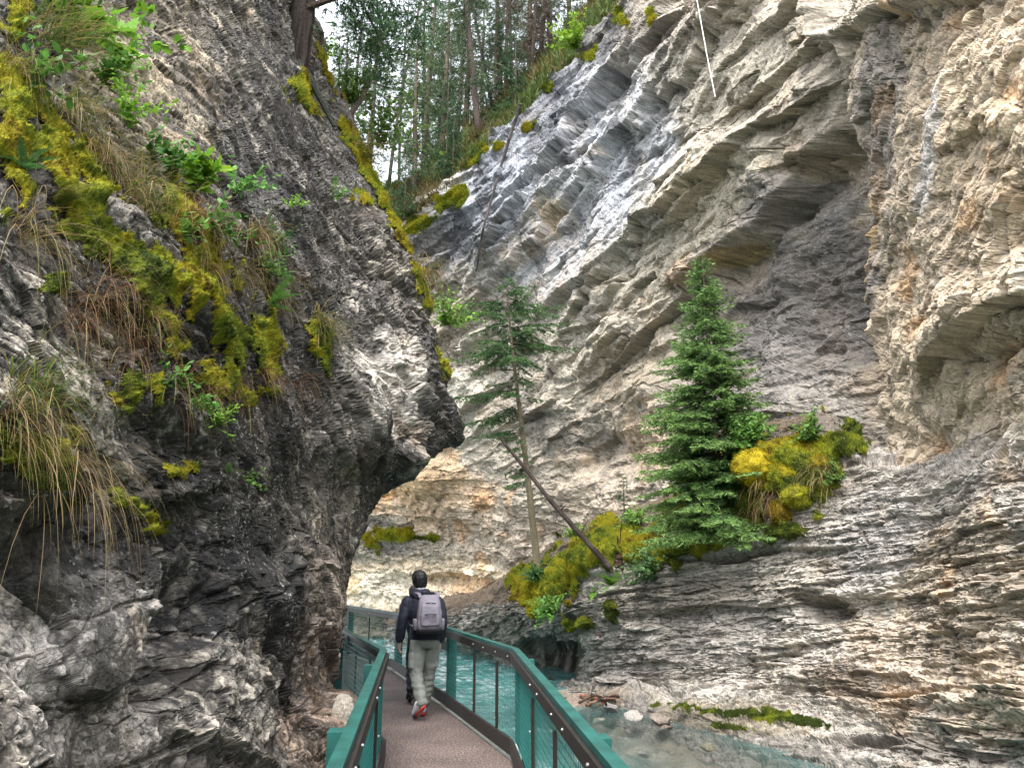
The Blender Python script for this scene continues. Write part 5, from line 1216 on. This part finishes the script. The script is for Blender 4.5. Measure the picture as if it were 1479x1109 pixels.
# moss cushions on the right end of the ledge
for k, (px_, py_, rx, rz, c, lab) in enumerate([(1092, 672, .52, .36, (0.32, 0.25, 0.016), 'largest golden moss cushion beside the big spruce'), (1133, 682, .30, .25, (0.29, 0.25, 0.018), 'rounded olive gold moss cushion in the middle of the group'), (1150, 642, .42, .20, (0.27, 0.195, 0.014), 'flat golden moss cushion at the top of the group'),
        (1155, 714, .38, .22, (0.26, 0.26, 0.02), 'lowest moss cushion overhanging the grey rock'), (1128, 738, .24, .24, (0.17, 0.12, 0.014), 'duller moss cushion hanging under the others'), (1188, 668, .28, .2, (0.26, 0.21, 0.016), 'rightmost moss cushion among dry grass')]):
    p, n_ = pick(SB, px_, py_); rs = np.random.default_rng(500 + k)
    nu, nv = 40, 60; uu = np.linspace(0, np.pi, nu); vv = np.linspace(0, 2 * np.pi, nv)
    D = np.stack([np.sin(uu)[:, None] * np.cos(vv)[None], np.sin(uu)[:, None] * np.sin(vv)[None], np.cos(uu)[:, None] + 0 * vv[None]], -1)
    Rr = (0.72 + .5 * fbm((D * 1.4 + 9 * k).astype(np.float32), 4, 77)) * (1 + .10 * (fbm((D * 8).astype(np.float32), 2, 78) - .5))
    V = (D * Rr[..., None] * np.array([rx * .85, rx * .75, rz * .95])).reshape(-1, 3)
    mb = MB(); cc = np.asarray(c) * (0.25 + 1.5 * fbm((D * 3 + k).astype(np.float32), 4, 79).reshape(-1, 1)) * np.ones((len(V), 3)); mb.add(V, grid_faces(nu, nv)[:, ::-1], cc)
    hi = rs.integers(0, len(V), 7000); dn = D.reshape(-1, 3)[hi]
    mb.add(*tuft_tris(V[hi] + (rs.random((7000, 3)) - .5) * .03, dn, .045, .0045, cc[hi] * (.7 + .8 * rs.random((7000, 1))), rs, .2, .6))
    o = mb.build('moss_cushion', M_MOSS, None, True); o.location = p + n_ * .02 - A_(0, 0, .06); tag(o, lab, 'moss cushion', 'moss cushions on the right end of the ledge')

# ================================================================== TREES
def shoots_mesh(mb, pos, dr, ln, col, rs, m=5, wd=0.12, flat=0.6):
    n = len(pos); pos = np.repeat(pos, m, 0); dr = np.repeat(dr, m, 0); L = np.repeat(ln, m) * (.6 + .6 * rs.random(n * m)); c = np.repeat(col, m, 0) * (.75 + .5 * rs.random((n * m, 1)))
    r = (rs.random((n * m, 3)) - .5) * 1.7; r[:, 2] *= flat
    d = dr * .8 + r; d /= np.linalg.norm(d, axis=1)[:, None] + 1e-9
    s = np.cross(d, rs.random((n * m, 3)) - .5); s /= np.linalg.norm(s, axis=1)[:, None] + 1e-9
    W_ = (L * wd)[:, None]
    V = np.stack([pos - s * W_, pos + s * W_, pos + d * L[:, None]], 1).reshape(-1, 3)
    mb.add(V, np.arange(len(V)).reshape(-1, 3), np.repeat(c, 3, 0))
def conifer(root, H, r0, seed, prof, nwh=30, per=5, z0=0.1, up=0.15, droop=0.5, step=0.07, sl=0.10, m=5, cA=(0.03, 0.075, 0.03), cB=(0.075, 0.15, 0.035), lean=(0, 0), bend=0.0, side=None, density=None, dead=0, bark=(0.13, 0.10, 0.075), wd=0.12, twl=0.34, full=True):
    rs = np.random.default_rng(seed); tr, br, cw = MB(), MB(), MB()
    zt = np.linspace(0, 1, 16); ph = rs.random() * 6
    def ctr(t): t = np.asarray(t, float); return np.stack([lean[0] * t * H + bend * np.sin(t * 3 + ph) * H * .03, lean[1] * t * H + bend * np.cos(t * 2.3 + ph) * H * .03, t * H], -1)
    tube(tr, ctr(zt), r0 * (1 - zt) ** .8 + 0.006, 9, np.asarray(bark) * (.8 + .4 * rs.random((16, 1))))
    base = np.linspace(z0, 0.985, nwh); sp, sdr, sln, sc = [], [], [], []
    for t in base:
        for k in range(per + rs.integers(-1, 2)):
            tt = min(t + (rs.random() - .5) * .6 / nwh * (1 - z0), .992); az = rs.random() * 2 * math.pi
            L = prof(tt) * H * (.35 + .85 * rs.random())
            if side is not None: L *= side(az, tt)
            if L < .03 * sl: continue
            el = up * (1.0 if tt < .8 else 1 + 4 * (tt - .8)) - (1 - tt) * .25 + (rs.random() - .5) * .2
            d = np.array([math.cos(az) * math.cos(el), math.sin(az) * math.cos(el), math.sin(el)])
            q = ctr(tt); pts = [q]; nsg = 7
            for j in range(nsg):
                s_ = j / nsg; d = U(d + np.array([0, 0, (-droop * (1 - s_) + droop * .9 * s_) / nsg])); pts.append(pts[-1] + d * L / nsg)
            pts = np.array(pts); tube(br, pts, np.linspace(max(.0035 * H ** .5 * (L / H * 4 + .3), .003), .002, nsg + 1), 4, np.asarray(bark) * .8, False)
            isdead = rs.random() < (dead if np.isscalar(dead) else dead(tt, az))
            dn = 1.0 if density is None else density(tt, az)
            n_ = max(2, int(L / step))
            for j in range(n_):
                s_ = .12 + .88 * (j + rs.random()) / n_
                pb = catmull(pts, np.array([s_ * nsg]), 0)[0]; dd = U(pts[min(int(s_ * nsg) + 1, nsg)] - pts[int(s_ * nsg) if s_ < 1 else nsg - 1])
                sd = U(np.cross(dd, [0, 0, 1])) * (1 if rs.random() < .5 else -1)
                tl = twl * L * (1.05 - s_) + sl * .6
                te = U(sd * .8 + dd * .75 + np.array([0, 0, -.15 - .2 * rs.random()]))
                if isdead:
                    if rs.random() < .6: tube(br, [pb, pb + te * tl * .5, pb + te * tl + np.array([0, 0, -.1 * tl])], [.003, .002, .001], 3, (0.13, 0.115, 0.10), False)
                    continue
                if rs.random() > dn: continue
                nk = max(1, int(tl / (sl * .55)))
                for a in range(nk):
                    f = (a + .5) / nk; sp.append(pb + te * tl * f + np.array([0, 0, -.12 * tl * f * f]) + (rs.random(3) - .5) * .02); sdr.append(te); sln.append(sl)
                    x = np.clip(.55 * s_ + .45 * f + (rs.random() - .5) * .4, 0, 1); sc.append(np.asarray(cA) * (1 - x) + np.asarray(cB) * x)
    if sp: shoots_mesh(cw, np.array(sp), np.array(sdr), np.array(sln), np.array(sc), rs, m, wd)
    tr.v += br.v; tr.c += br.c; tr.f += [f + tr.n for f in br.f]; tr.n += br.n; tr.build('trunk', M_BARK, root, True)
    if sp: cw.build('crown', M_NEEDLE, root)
    return root
# the full spruce on the ledge
bp_, bn_ = onB(1042, 762, 0.0)
Htop = (P(1033, 372, bp_[1])[2] - bp_[2])
t = empty('spruce_tree', bp_ - A_(0, 0, .15)); tag(t, 'dense green conical spruce growing on the mossy ledge', 'spruce tree')
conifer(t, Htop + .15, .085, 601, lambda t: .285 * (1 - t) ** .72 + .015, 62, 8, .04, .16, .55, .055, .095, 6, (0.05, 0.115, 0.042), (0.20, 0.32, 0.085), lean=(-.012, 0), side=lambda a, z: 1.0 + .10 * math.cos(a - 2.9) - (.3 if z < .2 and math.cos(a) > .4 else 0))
# the bare trunked spruce at the left end of the ledge
bp2, _n = onB(772, 838, 0.0); H2 = P(738, 412, bp2[1])[2] - bp2[2]
t = empty('spruce_tree', bp2 - A_(0, 0, .15)); tag(t, 'slender spruce with bare trunk and flat sparse crown at the left end of the ledge', 'spruce tree')
def sd2(a, z):
    rgt = math.cos(a)
    if z > .72: return 1.0 if rgt > 0 else .9
    if z > .58: return 1.1 if rgt < -.2 else .45
    return .85 if rgt < -.3 else .35
def dn2(z, a):
    if z > .74: return .8
    if z > .58: return .7 if math.cos(a) < -.3 else .5
    return .8 if math.cos(a) < -.2 else 0.05
conifer(t, H2 + .15, .105, 602, lambda t: np.interp(t, [.2, .35, .5, .65, .78, .9, 1.0], [.10, .17, .20, .23, .235, .20, .09]), 30, 5, .30, .05, .40, .05, .11, 6, (0.045, 0.10, 0.045), (0.14, 0.24, 0.08), lean=(-.085, 0), bend=.35, side=sd2, density=dn2, dead=lambda z, a: 0.06 if z > .7 else (.3 if z > .55 else .45), bark=(0.17, 0.14, 0.09), twl=.3)
# young sapling at the back of the ledge
bp3, _n = onB(902, 762, .0); t = empty('spruce_tree', bp3 - A_(0, 0, .1)); tag(t, 'little blue green spruce sapling between the two bigger spruces', 'spruce tree')
conifer(t, P(902, 700, bp3[1])[2] - bp3[2] + .3, .02, 603, lambda t: .30 * (1 - t) ** .8 + .02, 12, 5, .08, .25, .4, .05, .07, 5, (0.03, 0.075, 0.045), (0.07, 0.14, 0.075))
# broken leaning log, stump and snag on the ledge
def log(name, label, cat, pts, rad, col, seed, group=None, twigs=0):
    rs = np.random.default_rng(seed); pts = np.asarray(pts, float); o0 = pts[0].copy(); mb = MB()
    q = smooth_line(pts - o0, 26); q = q + (rs.random(q.shape) - .5) * rad[0] * .25
    r = np.interp(np.linspace(0, 1, 26), np.linspace(0, 1, len(rad)), rad) * (.9 + .2 * rs.random(26)); c = np.asarray(col)[None] * (.55 + .9 * rs.random((26, 1)))
    tube(mb, q, r, 9, c)
    for k in range(twigs):
        i = rs.integers(3, 24); d = U((rs.random(3) - .5) + A_(0, 0, .1)); L = rad[0] * (2 + 5 * rs.random()); tube(mb, [q[i], q[i] + d * L * .6, q[i] + d * L + A_(0, 0, -.1 * L)], [r[i] * .3, r[i] * .2, .004], 5, np.asarray(col) * .9)
    ob = mb.build(name, M_BARK); ob.location = o0; tag(ob, label, cat, group); return ob
lb, _n = onB(882, 822, .05)
log('fallen_log', 'dark charred log leaning up left from the mossy ledge against the slender spruce', 'log', [lb, P(800, 728, lb[1] + .25), P(722, 632, lb[1] + .8)], [.07, .058, .035], (0.05, 0.038, 0.032), 621, None, 7)
sb, _n = onB(893, 812, .0)
log('tree_stump', 'dark splintered stump standing beside the foot of the leaning log', 'stump', [sb - A_(0, 0, .1), sb + A_(0, 0, .28), P(892, 775, sb[1])], [.14, .05, .012], (0.05, 0.032, 0.022), 622, None, 4)
wb_, _n = onB(1218, 672, .0)
log('tree_stump', 'pale bleached snag standing at the right end of the mossy ledge', 'stump', [wb_ - A_(0, 0, .1), P(1219, 632, wb_[1] - .1)], [.035, .02], (0.30, 0.25, 0.19), 623, None, 0)
tp = [onA(x, y, .25)[0] for x, y in ((692, 395), (706, 330), (722, 260), (742, 195))] + [P(752, 150, 27.3)]
log('dead_trunk', 'long thin dead trunk hanging down the upper left of the far wall', 'dead trunk', tp[::-1], [.07, .065, .055, .045, .03], (0.075, 0.066, 0.06), 624, None, 10)
# white rope over the right wall
rp = [P(999, -40, 17.2), P(1012, 30, 17.15), P(1022, 85, 17.13), P(1033, 140, 17.1)]
mb = MB(); tube(mb, smooth_line(np.array(rp) - rp[0], 24), .013, 6, (0.75, 0.75, 0.75)); ro = mb.build('rope', mat_plain('white_rope', (0.75, 0.75, 0.75), .8, .1, 60, .4, 200)); ro.location = rp[0]; tag(ro, 'thin white rope hanging in front of the upper right wall', 'rope')
# old trunk on the left rim
ot, _n = onL(425, 70, 0); t = empty('old_tree', ot); tag(t, 'thick dark old trunk with drooping boughs on the rim of the left cliff', 'tree')
mb = MB(); rs = np.random.default_rng(640)
q = smooth_line([A_(-.25, .55, -1.6), A_(-.1, .45, -.4), A_(-.02, .4, 1.0), A_(0, .42, 3.2), A_(.1, .45, 7.0)], 120); r = np.interp(np.linspace(0, 1, 120), [0, .2, .4, 1], [.32, .24, .20, .14])
nn_ = 40; V0 = mb.n; tube(mb, q, r, nn_, np.array([.028, .021, .017])); Vb = mb.v[-1]; ax_ = np.repeat(q, nn_, 0); rd_ = Vb - ax_
th_ = np.tile(np.arange(nn_) / nn_ * 6.283, 120); rg = fbm(np.stack([np.cos(th_) * 4, np.sin(th_) * 4, Vb[:, 2] * .9], -1).astype(np.float32), 4, 641)
mb.v[-1] = (ax_ + rd_ * (0.72 + .62 * rg)[:, None]).astype(np.float32); mb.c[-1] = (mb.c[-1] * (.25 + 1.6 * rg)[:, None]).astype(np.float32)
for a_ in (.3, 1.5, 2.8, 4.0, 5.3):
    rt = smooth_line([A_(-.05, .42, .1), A_(.35 * math.cos(a_) - .1, .4 + .3 * math.sin(a_), -.35), A_(.75 * math.cos(a_) - .15, .45 + .5 * math.sin(a_), -1.0)], 10); tube(mb, rt, np.linspace(.10, .03, 10), 8, (.03, .034, .026))
br_, cw_ = MB(), MB(); sp, sdd, scn = [], [], []
for k, (b0, b1, b2, n_) in enumerate([(A_(.1, .3, 1.0), A_(.75, .2, 1.15), A_(1.6, .5, 1.5), 60), (A_(.1, .3, 1.9), A_(.9, .3, 1.8), A_(1.6, .5, 1.0), 260), (A_(.1, .3, 2.6), A_(1.0, .3, 2.2), A_(2.1, .6, 1.2), 320), (A_(.1, .3, 3.2), A_(1.2, .3, 3.0), A_(2.4, .6, 2.1), 320), (A_(.1, .3, 2.2), A_(.8, .8, 1.6), A_(1.3, 1.2, .7), 240)]):
    pts = smooth_line([b0, b1, b2], 14); tube(br_, pts, np.linspace(.07 if k == 0 else .035, .01, 14), 6, (.06, .045, .035), False)
    for j in range(n_):
        p = catmull(pts, np.array([13 * (.25 + .75 * rs.random())]), 0)[0]; hang = rs.random() * .75
        sp.append(p + np.array([(rs.random() - .5) * .5, (rs.random() - .5) * .5, -hang])); sdd.append(U(np.array([.3 * (rs.random() - .3), .2 * (rs.random() - .5), -1]))); scn.append(np.array([.035, .075, .03]) * (.7 + .9 * rs.random()))
shoots_mesh(cw_, np.array(sp), np.array(sdd), np.full(len(sp), .16), np.array(scn), rs, 7, .06, 1.0)
mb.v += br_.v; mb.c += br_.c; mb.f += [f + mb.n for f in br_.f]; mb.n += br_.n; mb.build('trunk', M_BARK, t); cw_.build('crown', M_NEEDLE, t)
# leaning sapling behind the left rim
t = empty('sapling_tree', P(498, 178, 14.6)); tag(t, 'small leaning sapling with light green foliage behind the left rim', 'sapling')
mb = MB(); q0 = P(498, 178, 14.6); tk = smooth_line([A_(0, 0, 0), P(530, 128, 14.8) - q0, P(548, 75, 15) - q0, P(548, 20, 15.1) - q0], 18); tube(mb, tk, np.linspace(.07, .015, 18), 7, (.07, .055, .045)); cw_, br_ = MB(), MB(); sp, sdd, scn = [], [], []
for k in range(26):
    p = catmull(tk, np.array([17 * (.35 + .65 * rs.random())]), 0)[0]; az = rs.random() * 6.28; L = .5 + .7 * rs.random(); d = A_(math.cos(az), math.sin(az), .15); e = p + d * L + A_(0, 0, -.12); tube(br_, [p, (p + e) / 2 + A_(0, 0, .05), e], [.015, .01, .004], 4, (.07, .055, .045), False)
    for j in range(46):
        f = .2 + .8 * rs.random(); sp.append(p + (e - p) * f + (rs.random(3) - .5) * np.array([.4, .4, .14])); sdd.append(U(d + (rs.random(3) - .5))); scn.append(np.array([.07, .13, .035]) * (.6 + .9 * rs.random()))
shoots_mesh(cw_, np.array(sp), np.array(sdd), np.full(len(sp), .085), np.array(scn), rs, 6, .16, .5); mb.v += br_.v; mb.c += br_.c; mb.f += [f + mb.n for f in br_.f]; mb.n += br_.n; mb.build('trunk', M_BARK, t); cw_.build('crown', M_NEEDLE, t)

# forest behind the far wall
G_F = 'forest conifers above the far wall'
cone = lambda a, z1: (lambda t: a * (1 - t) ** .75 + .01)
protos = {}
def proto(kind, seed):
    root = empty('conifer_tree', (0, 0, -200))
    if kind == 'full': conifer(root, 13, .17, seed, lambda t: .125 * (1 - t) ** .7 + .012, 34, 5, .10, .05, .6, .14, .24, 7, (0.06, 0.10, 0.052), (0.15, 0.215, 0.095), bend=.4, wd=.075, density=lambda z, a: .72)  # forest needle colours lightened and greyed, distance haze put into the colour
    if kind == 'high': conifer(root, 17, .15, seed, lambda t: np.interp(t, [.3, .5, .75, 1], [.09, .12, .09, .015]), 36, 5, .16, .05, .6, .16, .25, 7, (0.06, 0.095, 0.058), (0.15, 0.20, 0.10), bend=.4, wd=.075, density=lambda z, a: .62, dead=lambda z, a: .5 if z < .35 else .08, bark=(.085, .065, .055))
    if kind == 'thin': conifer(root, 16, .085, seed, lambda t: np.interp(t, [.2, .6, .85, 1], [.05, .07, .065, .01]), 30, 4, .2, .0, .5, .16, .24, 7, (0.05, 0.08, 0.05), (0.12, 0.16, 0.08), bend=.9, wd=.075, density=lambda z, a: .55, dead=lambda z, a: .6 if z < .4 else .1, bark=(.07, .058, .052))
    if kind == 'brown': conifer(root, 11, .14, seed, lambda t: .13 * (1 - t) ** .6 + .012, 32, 6, .12, -.05, .5, .16, .26, 5, (0.07, 0.055, 0.042), (0.16, 0.13, 0.10), bend=.6, wd=.07, dead=.3, density=lambda z, a: .85, bark=(.08, .06, .05))
    if kind == 'young': conifer(root, 5, .06, seed, lambda t: .21 * (1 - t) ** .75 + .02, 24, 5, .05, .15, .5, .11, .16, 5, (0.03, 0.07, 0.035), (0.07, 0.14, 0.05), wd=.08)
    return root
forest = [  # px, py of base, distance beyond the rim, kind, scale, lean, label
    (690, 195, 30.5, 'high', 1.0, (-.06, 0), 'tallest straight brown trunked conifer standing on the mossy slope'),
    (708, 190, 33, 'thin', .95, (-.10, 0), 'thin black leaning trunk right beside the tall brown trunk'),
    (645, 235, 30.5, 'young', 1.0, (0, 0), 'low bushy young spruce at the edge of the slope'),
    (640, 215, 34, 'full', .95, (0, 0), 'full green spruce behind the low bushy one'),
    (618, 220, 36, 'full', 1.1, (.01, 0), 'dark spruce left of the full green spruce'),
    (575, 215, 36, 'thin', 1.1, (.10, 0), 'slim trunk leaning right against the white sky'),
    (590, 225, 40, 'thin', 1.1, (-.02, 0), 'slim straight pole tree in the bright gap'),
    (530, 240, 32, 'high', .8, (0, 0), 'sparse conifer rising behind the leaning sapling'),
    (505, 240, 36, 'high', 1.0, (.02, 0), 'grey green conifer left of the bright sky gap'),
    (480, 240, 40, 'full', 1.1, (0, 0), 'hazy conifer beside the old trunk on the rim'),
    (608, 215, 46, 'high', 1.2, (0, 0), 'distant conifer between the slim poles'),
    (660, 195, 44, 'high', 1.2, (.01, 0), 'distant conifer left of the tall brown trunk'),
    (672, 200, 37, 'full', 1.0, (0, 0), 'dark conifer behind the tall brown trunk'),
    (722, 170, 37, 'high', 1.1, (0, 0), 'dark trunked conifer on the brow of the slope'),
    (735, 165, 33, 'brown', .9, (.02, 0), 'brown half dead conifer on the brow of the slope'),
    (762, 140, 30.5, 'brown', .8, (.05, 0), 'bushy grey brown dead conifer at the cliff rim'),
    (785, 115, 31, 'brown', .9, (.04, 0), 'grey brown conifer with a reddish trunk at the cliff rim'),
    (745, 175, 30, 'young', .9, (.0, 0), 'blue green young spruce hanging at the cliff rim'),
    (760, 120, 40, 'high', 1.1, (0, 0), 'tall conifer behind the dead brown ones'),
    (800, 90, 36, 'high', 1.0, (0, 0), 'dark conifer at the top behind the rim'),
    (820, 60, 31, 'full', .7, (.03, 0), 'green conifer near the top of the rim'),
    (850, 40, 33, 'full', .9, (0, 0), 'conifer above the bright rim shrub'),
    (880, 15, 30, 'young', 1.2, (0, 0), 'low conifer at the top edge of the rim'),
    (700, 175, 50, 'full', 1.3, (0, 0), 'distant conifer filling the gap behind the tall trunks'),
    (740, 150, 52, 'high', 1.3, (0, 0), 'distant conifer behind the brown conifers'),
    (630, 205, 55, 'high', 1.35, (0, 0), 'faint far conifer behind the green spruces'),
    (585, 285, 30, 'young', .75, (0, 0), 'small spruce low on the slope beside the left rim'),
    (655, 200, 30, 'young', .7, (0, 0), 'pale young spruce just left of the tall brown trunk'),
    (520, 230, 50, 'thin', 1.3, (.02, 0), 'faint thin conifer far behind the sapling'),
    (468, 240, 33, 'thin', 1.0, (.03, 0), 'thin conifer just right of the old rim trunk'),
    (600, 230, 32, 'full', .8, (0, 0), 'soft green conifer at the left brow of the slope'),
    (715, 185, 32, 'young', 1.3, (0, 0), 'bushy conifer between the thin black trunk and the brown conifers'),
    (495, 240, 31, 'full', .7, (0, 0), 'green conifer just behind the leaning sapling'),
    (770, 130, 34, 'full', .9, (0, 0), 'green conifer behind the bushy dead ones'),
]
seeds = {'full': (701, 702), 'high': (703, 704), 'thin': (705, 706), 'brown': (707, 708), 'young': (709,)}
cnt = {}
for px_, py_, d_, kind, sc_, ln_, lab in forest:
    i = cnt.get(kind, 0); cnt[kind] = i + 1; key = (kind, i % len(seeds[kind]))
    if key not in protos: o = protos[key] = proto(kind, seeds[kind][key[1]])
    else: o = copy_tree(protos[key])
    q = P(px_, py_, d_); z = hill_z(q[0], q[1])
    o.location = (q[0], q[1], min(z, q[2] + 1.5) - .25 if z < q[2] + 1.5 else q[2] - .3)
    o.location.z = z - .2
    o.rotation_euler = (-ln_[1], math.atan(ln_[0]), 0); o.scale = (sc_, sc_, sc_)
    for ch in o.children: ch.rotation_euler = (0, 0, (i * 2.4) % 6.28)
    tag(o, lab, 'conifer', G_F)

rs = np.random.default_rng(761); nb_ = 60000
ii = rs.integers(0, SH.pos.shape[0] - 1, nb_); jj = (rs.random(nb_) ** 1.8 * 140).astype(int)
pp_ = SH.pos[ii, jj] + (rs.random((nb_, 3)) - .5) * np.array([.5, .5, .05]); clump = fbm(pp_.astype(np.float32) * .9, 3, 762)
kp = clump > .42; pp_ = pp_[kp]; cl_ = clump[kp]
cc = np.where((fbm(pp_.astype(np.float32) * .6 + 9, 3, 763) > .5)[:, None], np.array([[.085, .12, .03]]), np.array([[.13, .11, .035]])) * (.5 + 1.0 * rs.random((len(pp_), 1)))
mb = MB(); mb.add(*tuft_tris(pp_, np.tile(np.array([[0, -.5, .6]]), (len(pp_), 1)), .42, .035, cc, rs, .5, .9)); tag(mb.build('undergrowth', M_LEAF), 'low green and straw undergrowth covering the forest slope', 'undergrowth', None, 'stuff')

# ================================================================== SHORE DEBRIS
def rock(name, label, pos, size, col, seed, group=None, flat=1.0):
    rs = np.random.default_rng(seed); bm = bmesh.new(); bmesh.ops.create_icosphere(bm, subdivisions=4, radius=1.0)
    V = np.array([v.co[:] for v in bm.verts]); pl = rs.normal(size=(14, 3)); pl /= np.linalg.norm(pl, axis=1)[:, None]; h = .55 + .35 * rs.random(14)
    for n_, hh in zip(pl, h):
        k = V @ n_; V = V - np.maximum(k - hh, 0)[:, None] * n_
    V = V * (1 + .07 * (fbm((V * 3).astype(np.float32), 3, seed)[:, None] - .5)) * np.array(size) * np.array([1, 1, flat])
    for v, c in zip(bm.verts, V): v.co = c
    me = bpy.data.meshes.new(name); bm.to_mesh(me); bm.free()
    at = me.color_attributes.new('Col', 'FLOAT_COLOR', 'POINT'); cc = np.asarray(col)[None] * (.8 + .4 * fbm((V * 9).astype(np.float32), 3, seed + 1)[:, None])
    at.data.foreach_set('color', np.concatenate([cc, np.ones((len(V), 1))], 1).astype(np.float32).ravel()); me.materials.append(M_ROCKN)
    o = bpy.data.objects.new(name, me); COL.objects.link(o); o.location = pos; o.rotation_euler = (rs.random() * .5, rs.random() * .5, rs.random() * 6); tag(o, label, 'boulder', group); return o
gb = 'boulders along the river edge'
for k, (x, y, s, fl, c, lab) in enumerate([(906, 1014, .36, .8, (.42, .41, .42), 'large white angular boulder beside the driftwood'), (932, 1008, .24, .6, (.32, .30, .27), 'pale boulder just right of the white one'), (948, 1011, .20, .7, (.36, .35, .33), 'small grey white boulder at the back of the shore'), (884, 1022, .2, .6, (.2, .18, .17), 'dark wet stone left of the white boulder'),
        (838, 1012, .40, .3, (.22, .16, .12), 'flat pinkish slab lying in the shallow water'), (818, 1004, .40, .28, (.20, .17, .13), 'flat tan slab farthest along the shore'), (955, 1040, .28, .4, (.2, .16, .13), 'brown stone at the water line'), (1020, 1032, .22, .4, (.24, .23, .22), 'grey flat stone on the mossy gravel'),
        (915, 1032, .22, .4, (.3, .27, .24), 'buff stone below the white boulder'), (985, 1022, .16, .5, (.3, .29, .27), 'small pale stone near the olive moss')]):
    p = PZ(x, y, WZ + .06); rock('boulder', lab, p, (s, s * .8, s), c, 800 + k, gb, fl)
for k, (x, y, s, c, lab) in enumerate([(1022, 1078, .22, (.22, .18, .10), 'yellowish stone just breaking the water surface'), (960, 1052, .26, (.16, .12, .09), 'brown stone in the shallows'), (865, 1040, .25, (.2, .19, .15), 'pale stone awash near the railing'), (930, 1090, .2, (.12, .12, .11), 'dark cobble awash in the riffle')]):
    p = PZ(x, y, WZ - .04); rock('boulder', lab, p, (s * .6, s * .5, s * .5), np.array(c) * .8, 830 + k, 'stones in the river', .5)
p, n_ = pick(SL, 505, 1022); rock('boulder', 'rounded buff boulder wedged at the foot of the left cliff by the deck', p + A_(-.05, -.05, -.05), (.17, .16, .17), (.42, .37, .30), 850, gb)
rs = np.random.default_rng(860)
sd_l = ['pale stick poking up from the driftwood', 'reddish stick lying across the driftwood', 'dark branch at the base of the driftwood', 'long curved stick in front of the driftwood', 'thin root in the driftwood heap', 'forked dark stick behind the driftwood', 'brown stick at the left of the heap', 'broken grey stick on the right of the heap', 'black branch under the heap', 'short red brown stick on top']
for k in range(10):
    c = PZ(872 + rs.normal() * 12, 1012 + rs.normal() * 4, WZ + .10); d = np.array([rs.normal(), rs.normal() * .6, rs.normal() * .35]); d = U(d) * (.35 + .35 * rs.random())
    if k == 0: d = A_(.05, 0, .45)
    log('driftwood_stick', sd_l[k] , 'driftwood', [c - d, c + (rs.random(3) - .5) * .15 + A_(0, 0, .05), c + d], [.03, .025, .012], [(.30, .24, .2), (.22, .09, .05), (.05, .035, .03), (.25, .11, .07), (.10, .06, .045), (.05, .035, .03), (.16, .09, .06), (.2, .18, .16), (.04, .03, .026), (.26, .12, .07)][k], 870 + k, 'driftwood heap on the shore', 4)
# unseen canyon wall, added behind the camera to block low frontal sky
NU, NV = 160, 120
ang = np.linspace(0, 1, NU); arc = catmull(np.array([[-7.5, -4, 0], [-6.5, -13, 0], [-1, -19, 0], [6, -17, 0], [10, -9, 0], [10.5, 1, 0], [9.5, 5.5, 0.]]), ang * 6, 0)
zz = np.linspace(-2, 10, NV); G = np.repeat(arc[:, None, :], NV, 1).copy(); G[..., 2] = zz[None]; G = G.astype(np.float32)
nr = grid_normals(G, False); ins = np.array([0, -6, 5.0]) - G; fl_ = (nr * ins).sum(-1).mean() < 0
if fl_: nr = -nr
a, tone, edge = slabs(G, np.eye(3), [(3, 1.2, 1.4, .8, .2), (1.2, .5, .5, .9, .3)], 901)
col = np.array([.2, .19, .17], np.float32) * (1 + .4 * np.clip(tone, -1, 1))[..., None]
finish('cliff_sky_block', G, nr, a, col, M_ROCK, None, fl_, 'unseen canyon wall added behind the viewpoint to block low sky light')
